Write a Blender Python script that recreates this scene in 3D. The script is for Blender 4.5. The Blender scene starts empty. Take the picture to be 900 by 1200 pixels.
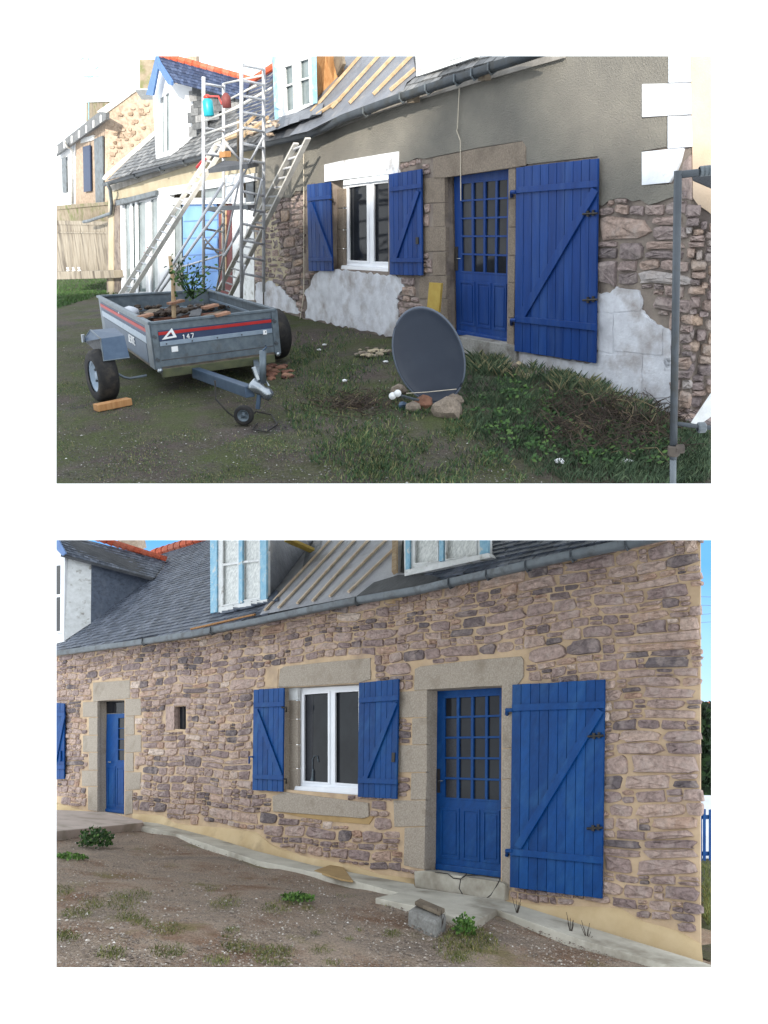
import bpy, bmesh, math, random
from mathutils import Vector as V, Matrix
from mathutils.geometry import tessellate_polygon
random.seed(7)
R_ = random.uniform
SC = bpy.context.scene
COL = SC.collection
# ---------------------------------------------------------------- camera, sky, sun, exposure
F = 1000.0; CX, CY = 450.0, 545.0          # focal length and principal point, in units of a 900 x 1200 frame

def cray(x, y): return V(((x - CX) / F, 1.0, -(y - CY) / F))
def updir(vp, xs):
    """vertical direction of a place whose long wall runs to vanishing point vp, plumb at column xs"""
    a = vp[0] - CX; b = vp[1] - CY
    yv = -(F * F + a * (xs - CX)) / b
    d = V(((xs - CX) / F, 1.0, -yv / F)).normalized()
    return d if d.z > 0 else -d
VPA, VPB = (-200, 285), (-580, 885)
UA = updir(VPA, 640)
# the upper yard is level in the world: tilt the camera accordingly
_z = UA; _y = (V((0, 1, 0)) - _z * _z.y).normalized(); _x = _y.cross(_z)
RM = Matrix((_x, _y, _z))                  # camera frame -> world
EYE = V((0, 0, 1.5))
def ray(x, y): return RM @ cray(x, y)

cam = bpy.data.cameras.new('camera'); co = bpy.data.objects.new('camera', cam); COL.objects.link(co)
cam.sensor_fit = 'HORIZONTAL'; cam.sensor_width = 36; cam.lens = 36 * F / 900
cam.shift_y = -(600 - CY) / 900.0; cam.clip_end = 500; cam.clip_start = .05
rx, ry, rz = RM @ V((1, 0, 0)), RM @ V((0, 0, 1)), RM @ V((0, -1, 0))
m4 = Matrix((rx, ry, rz)).transposed().to_4x4(); m4.translation = EYE
co.matrix_world = m4
SC.camera = co

class Place:
    def __init__(s, vp, xs, ref, depth, base, rect):
        s.D = ray(*vp).normalized(); s.U = (RM @ updir(vp, xs)).normalized()
        s.N = s.D.cross(s.U).normalized()
        if s.N.dot(ray(*ref)) > 0: s.N = -s.N
        s.P0 = EYE + ray(*ref) * depth; s.R = -s.D; s.rect = rect
        s.base = sorted([(s.uv(s.W(x, y))) for x, y in base])
    def hit(s, x, y, p, n):
        r = ray(x, y); return EYE + r * ((p - EYE).dot(n) / r.dot(n))
    def W(s, x, y, off=0.0): return s.hit(x, y, s.P0 + s.N * off, s.N)
    def uv(s, P): d = P - s.P0; return (d.dot(s.R), d.dot(s.U))
    def off(s, P): return (P - s.P0).dot(s.N)
    def at(s, u, v, n=0.0): return s.P0 + s.R * u + s.U * v + s.N * n
    def h(s, u):
        b = s.base
        if u <= b[0][0]: i = 0
        elif u >= b[-1][0]: return b[-1][1] + (u - b[-1][0]) * -.03
        else:
            i = max(k for k in range(len(b) - 1) if b[k][0] <= u)
        (u0, v0), (u1, v1) = b[i], b[i + 1]
        return v0 + (v1 - v0) * (max(u, b[0][0]) - u0) / (u1 - u0)
    def G(s, x, y, hh=0.0):
        """point where the view ray meets the ground (raised by hh)"""
        r = ray(x, y); t0, t1 = 1.0, 1.0
        f = lambda t: (lambda P: s.uv(P)[1] - s.h(s.uv(P)[0]) - hh)(EYE + r * t)
        while f(t1) > 0 and t1 < 80: t0 = t1; t1 += .5
        for _ in range(30):
            t = (t0 + t1) / 2
            if f(t) > 0: t0 = t
            else: t1 = t
        return EYE + r * t1
    def gz(s, P, hh=0.0):
        """drop P to the ground + hh"""
        u, v = s.uv(P); return P + s.U * (s.h(u) + hh - v)
    def V(s, x, y, P):
        """pixel on the upright plane through P that faces the camera"""
        n = (P - EYE); n = (n - s.U * n.dot(s.U)).normalized(); return s.hit(x, y, P, n)
RMT = RM.transposed()
def proj(P):
    c = RMT @ (P - EYE); return CX + F * c.x / c.y, CY - F * c.z / c.y

A = Place(VPA, 640, (566, 400), 10.6,
          [(60, 343), (145, 345), (240, 350), (300, 356), (358, 373), (462, 396), (536, 411), (604, 428), (700, 452), (785, 484)],
          (66, 65.7, 833.6, 566.8))
B = Place(VPB, 560, (550, 1040), 9.3,
          [(60, 950), (123, 952), (166, 963), (300, 998), (368, 1015), (485, 1037), (592, 1057), (680, 1084), (822, 1127)],
          (66, 632.9, 833.6, 1133.8))
CUR = [A]

world = bpy.data.worlds.new('World'); SC.world = world; world.use_nodes = True
wn = world.node_tree; bg = wn.nodes['Background']
sky = wn.nodes.new('ShaderNodeTexSky'); sky.sky_type = 'NISHITA'; sky.sun_disc = False
SUN = (A.N * .62 + A.R * .78 + A.U * .30).normalized()     # direction towards the sun
sky.sun_elevation = math.asin(SUN.z); sky.sun_rotation = math.atan2(SUN.x, SUN.y)
bg.inputs['Strength'].default_value = .05
wn.links.new(sky.outputs[0], bg.inputs['Color'])
bg2 = wn.nodes.new('ShaderNodeBackground'); bg2.inputs['Color'].default_value = (.90, .95, 1, 1); bg2.inputs['Strength'].default_value = 1.3
ad = wn.nodes.new('ShaderNodeAddShader')                   # thin bright veil of cloud over the blue
wn.links.new(bg.outputs[0], ad.inputs[0]); wn.links.new(bg2.outputs[0], ad.inputs[1])
wn.links.new(ad.outputs[0], wn.nodes['World Output'].inputs['Surface'])
sl = bpy.data.lights.new('sun', 'SUN'); sl.energy = 5.0; sl.angle = math.radians(.95); sl.color = (1, .93, .82)
so = bpy.data.objects.new('sun', sl); COL.objects.link(so)
so.rotation_euler = SUN.to_track_quat('Z', 'Y').to_euler()
SC.view_settings.view_transform = 'Standard'; SC.view_settings.look = 'None'
SC.view_settings.exposure = 0.55; SC.view_settings.gamma = 1.0

# ---------------------------------------------------------------- materials
def s(r, g, b): return tuple(((c / 255) / 12.92 if c / 255 <= .04045 else ((c / 255 + .055) / 1.055) ** 2.4) for c in (r, g, b))
MATS = {}
def tint(c, k): return None if c is None else tuple(min(.95, x * y) for x, y in zip(c, k if isinstance(k, tuple) else (k,) * 3))
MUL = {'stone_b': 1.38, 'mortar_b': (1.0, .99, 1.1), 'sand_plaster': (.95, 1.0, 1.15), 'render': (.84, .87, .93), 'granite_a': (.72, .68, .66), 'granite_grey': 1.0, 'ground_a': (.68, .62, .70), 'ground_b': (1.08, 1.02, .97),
       'slate': (1.15, 1.15, 1.2), 'galv': .62, 'galv_blue': .6, 'galv_bright': .6, 'chassis': .6, 'dish': .46, 'dish_rim': .75, 'grass_a': (1.35, 1.3, 1.5), 'grass_deep': (1.35, 1.12, 1.1), 'mortar_a': 1.0, 'stone_a': 1.12, 'pebble_a': .9, 'brush': .7,
       'pebble_b': 1.15, 'whitewash_worn': 1.02, 'timber': (.8, .82, .9), 'rubber': .7, 'navy': .7, 'felt': .82, 'chrome': .55, 'ridge_red': (.8, 1.0, 1.3), 'timber_yellow': .6, 'timber_orange': .7, 'rubble': .7, 'tile_shard': .8, 'red_tape': .7, 'slate_grey': 1.0, 'stone_warm': .6, 'old_concrete': .5, 'moss_stone': .7, 'render_beige': .72, 'white_bright': .82, 'gable_render': .66, 'turquoise': .6,
       'granite': (.86, .80, .76), 'concrete': 1.35, 'terrace': 1.25, 'zinc': .8, 'net_curtain': .5, 'leaf': (.85, .7, .75), 'leaf_b': .75, 'blue_pale': (1.0, .9, .82), 'alu': .9}
def mat(name, c1, c2=None, scale=4, rough=.8, bump=0, bscale=60, metal=0, spec=.3, ramp=None, dirt=None, dscale=1.2, dlo=.5, dhi=.65, emit=None, stretch=None, noisemix=.5, bdist=.01, nzr=None):
    k_ = MUL.get(name, 1.0); c1, c2, dirt = tint(c1, k_), tint(c2, k_), tint(dirt, k_)
    if ramp: c1 = (1, 1, 1); ramp = [(p, tint(c, k_)) for p, c in ramp]
    m = bpy.data.materials.new(name); m.use_nodes = True; MATS[name] = m
    nt = m.node_tree; N = nt.nodes; L = nt.links; bs = N['Principled BSDF']
    bs.inputs['Roughness'].default_value = rough; bs.inputs['Metallic'].default_value = metal
    bs.inputs['Specular IOR Level'].default_value = spec
    tc = N.new('ShaderNodeTexCoord'); cd = tc.outputs['Object']
    if stretch:
        mp = N.new('ShaderNodeMapping'); mp.inputs['Scale'].default_value = stretch; L.new(cd, mp.inputs[0]); cd = mp.outputs[0]
    def noise(sc, det=6, ro=.6):
        n = N.new('ShaderNodeTexNoise'); n.inputs['Scale'].default_value = sc; n.inputs['Detail'].default_value = det
        n.inputs['Roughness'].default_value = ro; L.new(cd, n.inputs['Vector']); return n.outputs['Fac']
    def rp(fac, stops):
        r = N.new('ShaderNodeValToRGB'); e = r.color_ramp.elements
        while len(e) < len(stops): e.new(.5)
        for k, (p, c) in enumerate(stops): e[k].position = p; e[k].color = (*c[:3], 1)
        L.new(fac, r.inputs[0]); return r.outputs[0]
    def mix(f, a, b, mode='MIX'):
        x = N.new('ShaderNodeMix'); x.data_type = 'RGBA'; x.blend_type = mode
        if isinstance(f, float): x.inputs[0].default_value = f
        else: L.new(f, x.inputs[0])
        L.new(a, x.inputs[6]); L.new(b, x.inputs[7]); return x.outputs[2]
    if ramp:
        at = N.new('ShaderNodeAttribute'); at.attribute_name = 'tone'
        base = rp(at.outputs['Fac'], ramp)
        nz = rp(noise(scale, 8, .7), [(.28, (nzr[0],) * 3), (.72, (nzr[1],) * 3)] if nzr else [(.28, (.5,) * 3), (.5, (1.0,) * 3), (.72, (1.4,) * 3)])
        col = mix(1.0, base, nz, 'MULTIPLY')
        if c2 is not None:
            g = rp(noise(scale * .33, 5), [(.5, (0, 0, 0)), (.68, (1, 1, 1))])
            rg = N.new('ShaderNodeRGB'); rg.outputs[0].default_value = (*c2, 1)
            ml = N.new('ShaderNodeMath'); ml.operation = 'MULTIPLY'; ml.inputs[1].default_value = noisemix
            L.new(g, ml.inputs[0]); col = mix(ml.outputs[0], col, rg.outputs[0])
    else:
        c2 = c2 or tuple(c * .8 for c in c1)
        col = rp(noise(scale), [(.35, c1), (.65, c2)])
    if dirt:
        f = rp(noise(dscale, 5), [(dlo, (0, 0, 0)), (dhi, (1, 1, 1))])
        rg = N.new('ShaderNodeRGB'); rg.outputs[0].default_value = (*dirt, 1)
        col = mix(f, col, rg.outputs[0])
    L.new(col, bs.inputs['Base Color'])
    if bump:
        b = N.new('ShaderNodeBump'); b.inputs['Strength'].default_value = bump; b.inputs['Distance'].default_value = bdist
        L.new(noise(bscale, 8, .65), b.inputs['Height']); L.new(b.outputs[0], bs.inputs['Normal'])
    if emit:
        L.new(col, bs.inputs['Emission Color']); bs.inputs['Emission Strength'].default_value = emit
    return m
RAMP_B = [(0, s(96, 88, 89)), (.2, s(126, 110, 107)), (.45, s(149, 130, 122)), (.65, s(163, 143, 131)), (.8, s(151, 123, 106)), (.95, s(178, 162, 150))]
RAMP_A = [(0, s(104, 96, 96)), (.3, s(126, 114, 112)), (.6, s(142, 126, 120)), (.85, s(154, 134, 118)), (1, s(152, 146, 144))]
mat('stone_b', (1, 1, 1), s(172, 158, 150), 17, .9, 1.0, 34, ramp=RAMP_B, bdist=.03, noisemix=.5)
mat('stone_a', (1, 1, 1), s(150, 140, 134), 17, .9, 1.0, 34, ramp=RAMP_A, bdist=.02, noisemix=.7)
mat('stone_warm', (1, 1, 1), s(225, 205, 180), 9, .9, .6, 40, ramp=[(0, s(140, 120, 100)), (.3, s(190, 168, 148)), (.7, s(210, 190, 170)), (1, s(226, 210, 190))])
mat('mortar_b', s(186, 162, 126), s(204, 180, 142), 3, .95, .6, 90, dirt=s(158, 138, 114), dscale=2.2, dlo=.5, dhi=.75)
mat('sand_plaster', s(208, 182, 136), s(190, 162, 116), 1.8, .95, .35, 70, dirt=s(160, 136, 100), dscale=1.4, dlo=.58, dhi=.75)
mat('fresh_mortar', s(176, 148, 104), s(160, 134, 94), 5, .95, .4, 70)
mat('mortar_a', s(118, 108, 102), s(138, 128, 118), 5, .95, .8, 60, dirt=s(92, 84, 80), dscale=3)
mat('render', s(150, 144, 130), s(134, 129, 118), 1.6, .95, 1.0, 62, dirt=s(124, 119, 110), dscale=.9, dlo=.45, dhi=.75, bdist=.03)
mat('render_beige', s(206, 194, 168), s(188, 176, 150), 2, .95, .5, 50)
mat('gable_render', s(222, 200, 176), s(208, 186, 162), 3, .95, .5, 40)
mat('whitewash', s(226, 230, 236), s(206, 210, 216), 3, .9, .6, 35, dirt=s(160, 156, 154), dscale=3.2, dlo=.56, dhi=.68)
mat('whitewash_worn', s(205, 208, 214), s(180, 182, 188), 5, .9, .9, 30, dirt=s(140, 132, 128), dscale=3.0, dlo=.48, dhi=.74)
mat('granite', s(190, 184, 172), s(158, 152, 142), 55, .9, .9, 70, dirt=s(138, 130, 116), dscale=3, dlo=.55, dhi=.8)
mat('granite_a', s(162, 152, 138), s(130, 122, 112), 55, .9, .9, 70, dirt=s(112, 104, 94), dscale=3, dlo=.5, dhi=.8)
mat('granite_grey', s(146, 146, 142), s(122, 120, 116), 40, .9, .5, 90, dirt=s(100, 96, 90), dscale=4)
mat('blue_a', (1, 1, 1), s(52, 78, 124), 16, .5, .25, 30, spec=.22, ramp=[(0, s(14, 46, 100)), (.5, s(18, 54, 114)), (1, s(24, 62, 124))], stretch=(1, 1, .12), nzr=(.8, 1.2), noisemix=.5)
mat('blue_b', (1, 1, 1), s(40, 88, 136), 16, .5, .25, 30, spec=.18, ramp=[(0, s(6, 55, 108)), (.5, s(9, 63, 122)), (1, s(14, 71, 131))], stretch=(1, 1, .12), nzr=(.8, 1.2), noisemix=.5)
mat('blue_pale', s(120, 178, 214), s(150, 198, 226), 12, .6, .2, 30, dirt=s(190, 206, 214), dscale=9, dlo=.58, dhi=.66)
mat('blue_sheet', s(122, 162, 214), s(106, 148, 204), 2, .6)
mat('blue_barge', s(84, 118, 168), s(74, 106, 154), 6, .5)
mat('pvc', s(236, 238, 242), s(226, 229, 234), 3, .35, spec=.5)
mat('white_old', s(222, 224, 224), s(202, 204, 202), 8, .7, .3, 50, dirt=s(150, 146, 138), dscale=6, dlo=.58, dhi=.7)
mat('white_bright', s(240, 242, 244), s(228, 230, 232), 3, .8)
mat('glass', (.012, .013, .017), (.022, .025, .03), 2, .04, .12, 3, spec=.16)
mat('glass_pale', s(128, 138, 140), s(92, 104, 106), 2.2, .08, spec=.4)
mat('curtain', s(224, 226, 222), s(176, 180, 178), 7, .4, spec=.3, stretch=(5, 5, .5))
mat('net_curtain', s(70, 72, 80), s(46, 48, 56), 14, .35, stretch=(6, 6, .4))
mat('iron', (.03, .03, .032), (.05, .045, .04), 20, .55, metal=.4)
mat('slate', (1, 1, 1), s(104, 110, 118), 14, .55, .4, 30, spec=.4, ramp=[(0, s(58, 64, 74)), (.5, s(76, 84, 96)), (1, s(100, 106, 116))], noisemix=.3)
mat('slate_blue', (1, 1, 1), s(60, 72, 96), 14, .6, .4, 30, ramp=[(0, s(40, 50, 72)), (.5, s(52, 64, 90)), (1, s(70, 82, 108))], noisemix=.3)
mat('slate_grey', (1, 1, 1), s(130, 130, 128), 14, .6, .4, 30, ramp=[(0, s(74, 76, 78)), (.5, s(98, 100, 102)), (1, s(130, 130, 130))], noisemix=.3)
mat('ridge_red', (1, 1, 1), s(190, 110, 80), 14, .8, .4, 40, ramp=[(0, s(186, 74, 44)), (.5, s(208, 92, 56)), (1, s(190, 104, 76))], noisemix=.3)
mat('felt', s(104, 108, 116), s(124, 128, 136), 2.4, .55, .7, 8, spec=.4, dirt=s(146, 144, 144), dscale=2.2, dlo=.56, dhi=.7, bdist=.04)
mat('felt_b', s(158, 160, 168), s(176, 178, 184), 2.4, .55, .7, 8, spec=.4, dirt=s(140, 140, 144), dscale=2.2, dlo=.56, dhi=.7, bdist=.04)
mat('timber_b', s(222, 204, 180), s(204, 182, 154), 9, .8, .3, 40)
mat('felt_dark', s(62, 64, 68), s(78, 80, 84), 3, .6, .5, 12, bdist=.03)
mat('timber', s(202, 176, 138), s(176, 146, 106), 9, .8, .3, 40, stretch=(1, 1, 1))
mat('timber_orange', s(204, 156, 106), s(178, 126, 78), 5, .75, .3, 40, stretch=(6, 6, .6))
mat('timber_grey', s(128, 116, 100), s(96, 86, 74), 8, .85, .4, 40)
mat('timber_yellow', s(212, 184, 96), s(196, 164, 80), 6, .8, .2, 40)
mat('zinc', s(118, 126, 132), s(98, 106, 112), 4, .5, metal=.25, spec=.5, dirt=s(86, 90, 92), dscale=6)
mat('zinc_dark', s(76, 82, 88), s(62, 68, 74), 4, .5, metal=.25, spec=.5, dirt=s(62, 64, 64), dscale=6)
mat('soffit', s(150, 146, 140), s(120, 116, 110), 4, .8)
mat('alu', s(206, 208, 212), s(186, 188, 192), 9, .45, metal=.1, spec=.5)
mat('alu_dull', s(200, 198, 192), s(178, 176, 170), 9, .5, metal=.1, spec=.5)
mat('galv', s(126, 140, 150), s(100, 114, 126), 11, .5, metal=.4, spec=.5, bump=.15, dirt=s(92, 88, 80), dscale=4.5, dlo=.54, dhi=.8)
mat('galv_blue', s(70, 92, 118), s(84, 106, 130), 12, .5, metal=.35, spec=.5)
mat('galv_bright', s(168, 186, 204), s(150, 170, 190), 12, .4, metal=.4, spec=.5)
mat('chassis', s(112, 116, 84), s(84, 90, 72), 7, .7, .3, 30)
mat('chrome', s(206, 214, 220), s(170, 180, 190), 12, .25, metal=.8, spec=.6)
mat('rubber', (.022, .022, .024), (.035, .034, .034), 20, .85, .4, 60, dirt=s(84, 78, 70), dscale=7, dlo=.5, dhi=.75)
mat('navy', s(58, 74, 106), s(52, 66, 96), 6, .5)
mat('red_tape', s(196, 44, 44), s(180, 36, 38), 6, .5)
mat('white_tape', s(226, 228, 230), s(214, 216, 218), 6, .5)
mat('red_brown', s(116, 62, 60), s(96, 50, 50), 6, .6)
mat('turquoise', s(38, 190, 206), s(30, 176, 196), 6, .4, spec=.5)
mat('red_plastic', s(206, 62, 50), s(186, 50, 42), 6, .4, spec=.5)
mat('dish', s(72, 82, 100), s(66, 76, 94), 3, .42, spec=.35, dirt=s(90, 98, 112), dscale=2, dlo=.5, dhi=.9)
mat('dish_rim', s(104, 114, 128), s(92, 100, 114), 4, .4)
mat('bag', s(186, 190, 196), s(150, 156, 166), 6, .6)
mat('concrete', s(176, 172, 160), s(156, 152, 140), 2.5, .9, .4, 60, dirt=s(128, 122, 110), dscale=1.5)
mat('terrace', s(170, 158, 150), s(154, 142, 134), 2.5, .9, .3, 60, dirt=s(136, 128, 116), dscale=2)
mat('old_concrete', s(206, 196, 178), s(176, 164, 146), 3, .95, .5, 30, dirt=s(98, 88, 78), dscale=1.1, dlo=.5, dhi=.72, stretch=(2.4, 2.4, .5))
mat('moss_stone', s(168, 156, 138), s(140, 128, 108), 4, .95, .6, 30, dirt=s(120, 124, 84), dscale=2.5)
mat('tile_shard', (1, 1, 1), s(150, 110, 90), 9, .9, .3, 30, ramp=[(0, s(92, 64, 56)), (.5, s(132, 92, 76)), (1, s(172, 136, 112))], noisemix=.3)
mat('rubble', (1, 1, 1), s(170, 160, 140), 9, .9, .5, 30, ramp=[(0, s(110, 98, 90)), (.5, s(158, 146, 132)), (1, s(196, 182, 152))], noisemix=.3)
mat('rust_wire', s(92, 84, 76), s(70, 64, 60), 9, .7)
mat('cord', s(196, 188, 172), s(176, 168, 152), 9, .8)
mat('brush', (1, 1, 1), s(84, 66, 52), 9, .9, ramp=[(0, s(58, 50, 46)), (.5, s(92, 80, 70)), (1, s(150, 136, 104))], noisemix=.3)
mat('leaf', (1, 1, 1), None, 9, .7, ramp=[(0, s(30, 60, 28)), (.5, s(52, 92, 42)), (1, s(92, 132, 64))])
mat('leaf_b', (1, 1, 1), None, 9, .7, ramp=[(0, s(50, 78, 32)), (.5, s(78, 118, 44)), (1, s(124, 160, 76))])
mat('hedge_leaf', (1, 1, 1), None, 9, .8, ramp=[(0, s(14, 28, 14)), (.6, s(30, 50, 26)), (1, s(52, 76, 40))])
mat('grass_a', (1, 1, 1), None, 3, .85, ramp=[(0, s(34, 52, 36)), (.4, s(50, 74, 44)), (.7, s(78, 92, 52)), (1, s(124, 118, 80))])
mat('grass_deep', (1, 1, 1), None, 3, .85, ramp=[(0, s(38, 56, 42)), (.4, s(60, 84, 62)), (.7, s(80, 100, 74)), (1, s(122, 124, 94))])
mat('grass_b', (1, 1, 1), None, 3, .85, ramp=[(0, s(62, 72, 38)), (.5, s(96, 104, 56)), (.8, s(124, 120, 72)), (1, s(150, 138, 98))])
mat('pebble_a', (1, 1, 1), None, 9, .9, ramp=[(0, s(50, 48, 46)), (.7, s(92, 90, 88)), (.95, s(126, 122, 118)), (1, s(196, 194, 190))])
mat('pebble_b', (1, 1, 1), None, 9, .9, ramp=[(0, s(96, 86, 78)), (.6, s(132, 120, 110)), (.93, s(156, 148, 138)), (1, s(200, 196, 190))])

def ground_mat(name, cols, gcol, gscale, glo, ghi):
    k_ = MUL.get(name, 1.0); cols = [tint(c, k_) for c in cols]; gcol = tint(gcol, k_)
    m = bpy.data.materials.new(name); m.use_nodes = True; MATS[name] = m
    nt = m.node_tree; N = nt.nodes; L = nt.links; bs = N['Principled BSDF']
    bs.inputs['Roughness'].default_value = .95; bs.inputs['Specular IOR Level'].default_value = .15
    tc = N.new('ShaderNodeTexCoord')
    def noise(sc, det=8, ro=.65):
        n = N.new('ShaderNodeTexNoise'); n.inputs['Scale'].default_value = sc; n.inputs['Detail'].default_value = det
        n.inputs['Roughness'].default_value = ro; L.new(tc.outputs['Object'], n.inputs['Vector']); return n.outputs['Fac']
    def rp(fac, st):
        r = N.new('ShaderNodeValToRGB'); e = r.color_ramp.elements
        while len(e) < len(st): e.new(.5)
        for k, (p, c) in enumerate(st): e[k].position = p; e[k].color = (*c[:3], 1)
        L.new(fac, r.inputs[0]); return r.outputs[0]
    def mix(f, a, b, mode='MIX'):
        x = N.new('ShaderNodeMix'); x.data_type = 'RGBA'; x.blend_type = mode
        if isinstance(f, float): x.inputs[0].default_value = f
        else: L.new(f, x.inputs[0])
        L.new(a, x.inputs[6]); L.new(b, x.inputs[7]); return x.outputs[2]
    base = rp(noise(1.1, 5), [(.35, cols[0]), (.5, cols[1]), (.66, cols[2])])
    sp = rp(noise(55, 4, .8), [(.32, (.45,) * 3), (.5, (1,) * 3), (.68, (1.5,) * 3)])
    c = mix(1.0, base, sp, 'MULTIPLY')
    rg = N.new('ShaderNodeRGB'); rg.outputs[0].default_value = (*gcol, 1)
    gf = rp(noise(gscale, 6), [(glo, (0, 0, 0)), (ghi, (1, 1, 1))])
    c = mix(gf, c, mix(1.0, rg.outputs[0], sp, 'MULTIPLY'))
    L.new(c, bs.inputs['Base Color'])
    b = N.new('ShaderNodeBump'); b.inputs['Strength'].default_value = .9; b.inputs['Distance'].default_value = .03
    L.new(noise(30, 8, .7), b.inputs['Height']); L.new(b.outputs[0], bs.inputs['Normal'])
ground_mat('ground_a', [s(80, 78, 76), s(104, 100, 88), s(92, 86, 78)], s(86, 98, 60), 1.3, .40, .62)
ground_mat('ground_b', [s(124, 116, 108), s(148, 136, 124), s(122, 100, 84)], s(112, 108, 70), 1.3, .56, .72)

# ---------------------------------------------------------------- mesh building
SCENE_OF = {}; ORG = {}
class MB:
    def __init__(s): s.v = []; s.f = []; s.t = []
    def add(s, vs, fs, tone=.5):
        o = len(s.v); s.v += [tuple(x) for x in vs]
        for f in fs: s.f.append(tuple(i + o for i in f)); s.t.append(tone)
        return s
    def prism(s, pts, vec, tone=.5, holes=()):
        n = len(pts); loops = [list(pts)] + [list(h) for h in holes]; flat = [p for l in loops for p in l]
        tris = tessellate_polygon(loops) if (n > 4 or holes) else [tuple(range(n))]
        m = len(flat); vs = flat + [p + vec for p in flat]; fs = [tuple(t) for t in tris] + [tuple(i + m for i in reversed(t)) for t in tris]
        o = 0
        for l in loops:
            k = len(l)
            for i in range(k): a, b = o + i, o + (i + 1) % k; fs.append((a, b, b + m, a + m))
            o += k
        return s.add(vs, fs, tone)
    def sheet(s, pts, tone=.5, holes=()):
        loops = [list(pts)] + [list(h) for h in holes]; flat = [p for l in loops for p in l]
        return s.add(flat, [tuple(t) for t in tessellate_polygon(loops)], tone)
    def tube(s, pts, r, n=8, tone=.5, closed=False):
        pts = [V(p) for p in pts]; k = len(pts); rings = []
        for i, p in enumerate(pts):
            a = pts[(i - 1) % k] if (i or closed) else p; b = pts[(i + 1) % k] if (i < k - 1 or closed) else p
            d = (b - a).normalized(); w = V((0, 0, 1)) if abs(d.z) < .9 else V((1, 0, 0))
            x = d.cross(w).normalized(); y = d.cross(x)
            rr = r[i] if isinstance(r, (list, tuple)) else r
            rings.append([p + x * rr * math.cos(6.2832 * j / n) + y * rr * math.sin(6.2832 * j / n) for j in range(n)])
        fs = []
        for i in range(k if closed else k - 1):
            for j in range(n):
                a = i * n; b = ((i + 1) % k) * n; j2 = (j + 1) % n
                fs.append((a + j, a + j2, b + j2, b + j))
        if not closed: fs += [tuple(reversed(range(n))), tuple((k - 1) * n + j for j in range(n))]
        return s.add([q for rg in rings for q in rg], fs, tone)
    def bar(s, p, q, w, h, up, tone=.5):
        p = V(p); q = V(q); d = (q - p).normalized(); x = d.cross(up).normalized() * w / 2; y = x.cross(d).normalized() * h / 2
        return s.add([p - x - y, p + x - y, p + x + y, p - x + y, q - x - y, q + x - y, q + x + y, q - x + y],
                     [(3, 2, 1, 0), (4, 5, 6, 7), (0, 1, 5, 4), (1, 2, 6, 5), (2, 3, 7, 6), (3, 0, 4, 7)], tone)
    def lathe(s, c, ax, prof, n=24, tone=.5, sx=None):
        """prof: (radius, along axis); sx = optional in-plane x axis"""
        ax = V(ax).normalized(); w = sx or (V((0, 0, 1)) if abs(ax.z) < .9 else V((1, 0, 0)))
        x = (w - ax * w.dot(ax)).normalized(); y = ax.cross(x); vs = []; fs = []
        for r, z in prof:
            vs += [c + ax * z + (x * math.cos(6.2832 * j / n) + y * math.sin(6.2832 * j / n)) * r for j in range(n)]
        for i in range(len(prof) - 1):
            for j in range(n): j2 = (j + 1) % n; fs.append((i * n + j, i * n + j2, (i + 1) * n + j2, (i + 1) * n + j))
        return s.add(vs, fs, tone)
    def rock(s, c, r, flat=.7, tone=.5, n=1, up=V((0, 0, 1)), ax=None):
        bm = bmesh.new(); bmesh.ops.create_icosphere(bm, subdivisions=n, radius=1)
        sx, sy = R_(.7, 1.25), R_(.7, 1.25); ang = R_(0, 6.28); ca, sa = math.cos(ang), math.sin(ang)
        x = up.orthogonal().normalized(); y = up.cross(x); vs = []
        for v in bm.verts:
            q = v.co.copy() * R_(.78, 1.12); a = q.x * sx * ca - q.y * sy * sa; b = q.x * sx * sa + q.y * sy * ca
            vs.append(V(c) + x * a * r + y * b * r + up * q.z * r * flat)
        fs = [tuple(v.index for v in f.verts) for f in bm.faces]; bm.free()
        return s.add(vs, fs, tone)
    def build(s, name, material, parent=None, smooth=False, bev=0, clip=True):
        me = bpy.data.meshes.new(name); 
        vs = [V(v) for v in s.v]
        if not vs: return None
        if parent is not None: org = ORG[parent.name]
        else:
            c = sum(vs, V()) / len(vs); U = CUR[0].U
            org = c + U * (min((v - c).dot(U) for v in vs))
        me.from_pydata([v - org for v in vs], [], s.f)
        at = me.attributes.new('tone', 'FLOAT', 'FACE'); at.data.foreach_set('value', s.t)
        if bev:
            bm = bmesh.new(); bm.from_mesh(me)
            bmesh.ops.remove_doubles(bm, verts=bm.verts, dist=1e-5)
            bmesh.ops.recalc_face_normals(bm, faces=bm.faces)
            bmesh.ops.bevel(bm, geom=[e for e in bm.edges if e.calc_face_angle(0) > .5], offset=bev, segments=2, profile=.6, affect='EDGES', clamp_overlap=True)
            bm.to_mesh(me); bm.free()
        if smooth: me.shade_smooth()
        me.materials.append(MATS[material])
        o = bpy.data.objects.new(name, me); COL.objects.link(o)
        if parent is not None: o.parent = parent
        else: o.location = org
        ORG[o.name] = org
        if clip: SCENE_OF[o.name] = CUR[0]
        return o
def tag(o, label=None, cat=None, group=None, kind=None):
    for k, v in (('label', label), ('category', cat), ('group', group), ('kind', kind)):
        if v: o[k] = v
    return o
def thing(name, loc, label, cat, group=None):
    o = bpy.data.objects.new(name, None); COL.objects.link(o); o.location = loc; ORG[o.name] = V(loc); o.empty_display_size = .1
    return tag(o, label, cat, group)
def stuff(o): o['kind'] = 'stuff'; return o

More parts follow.
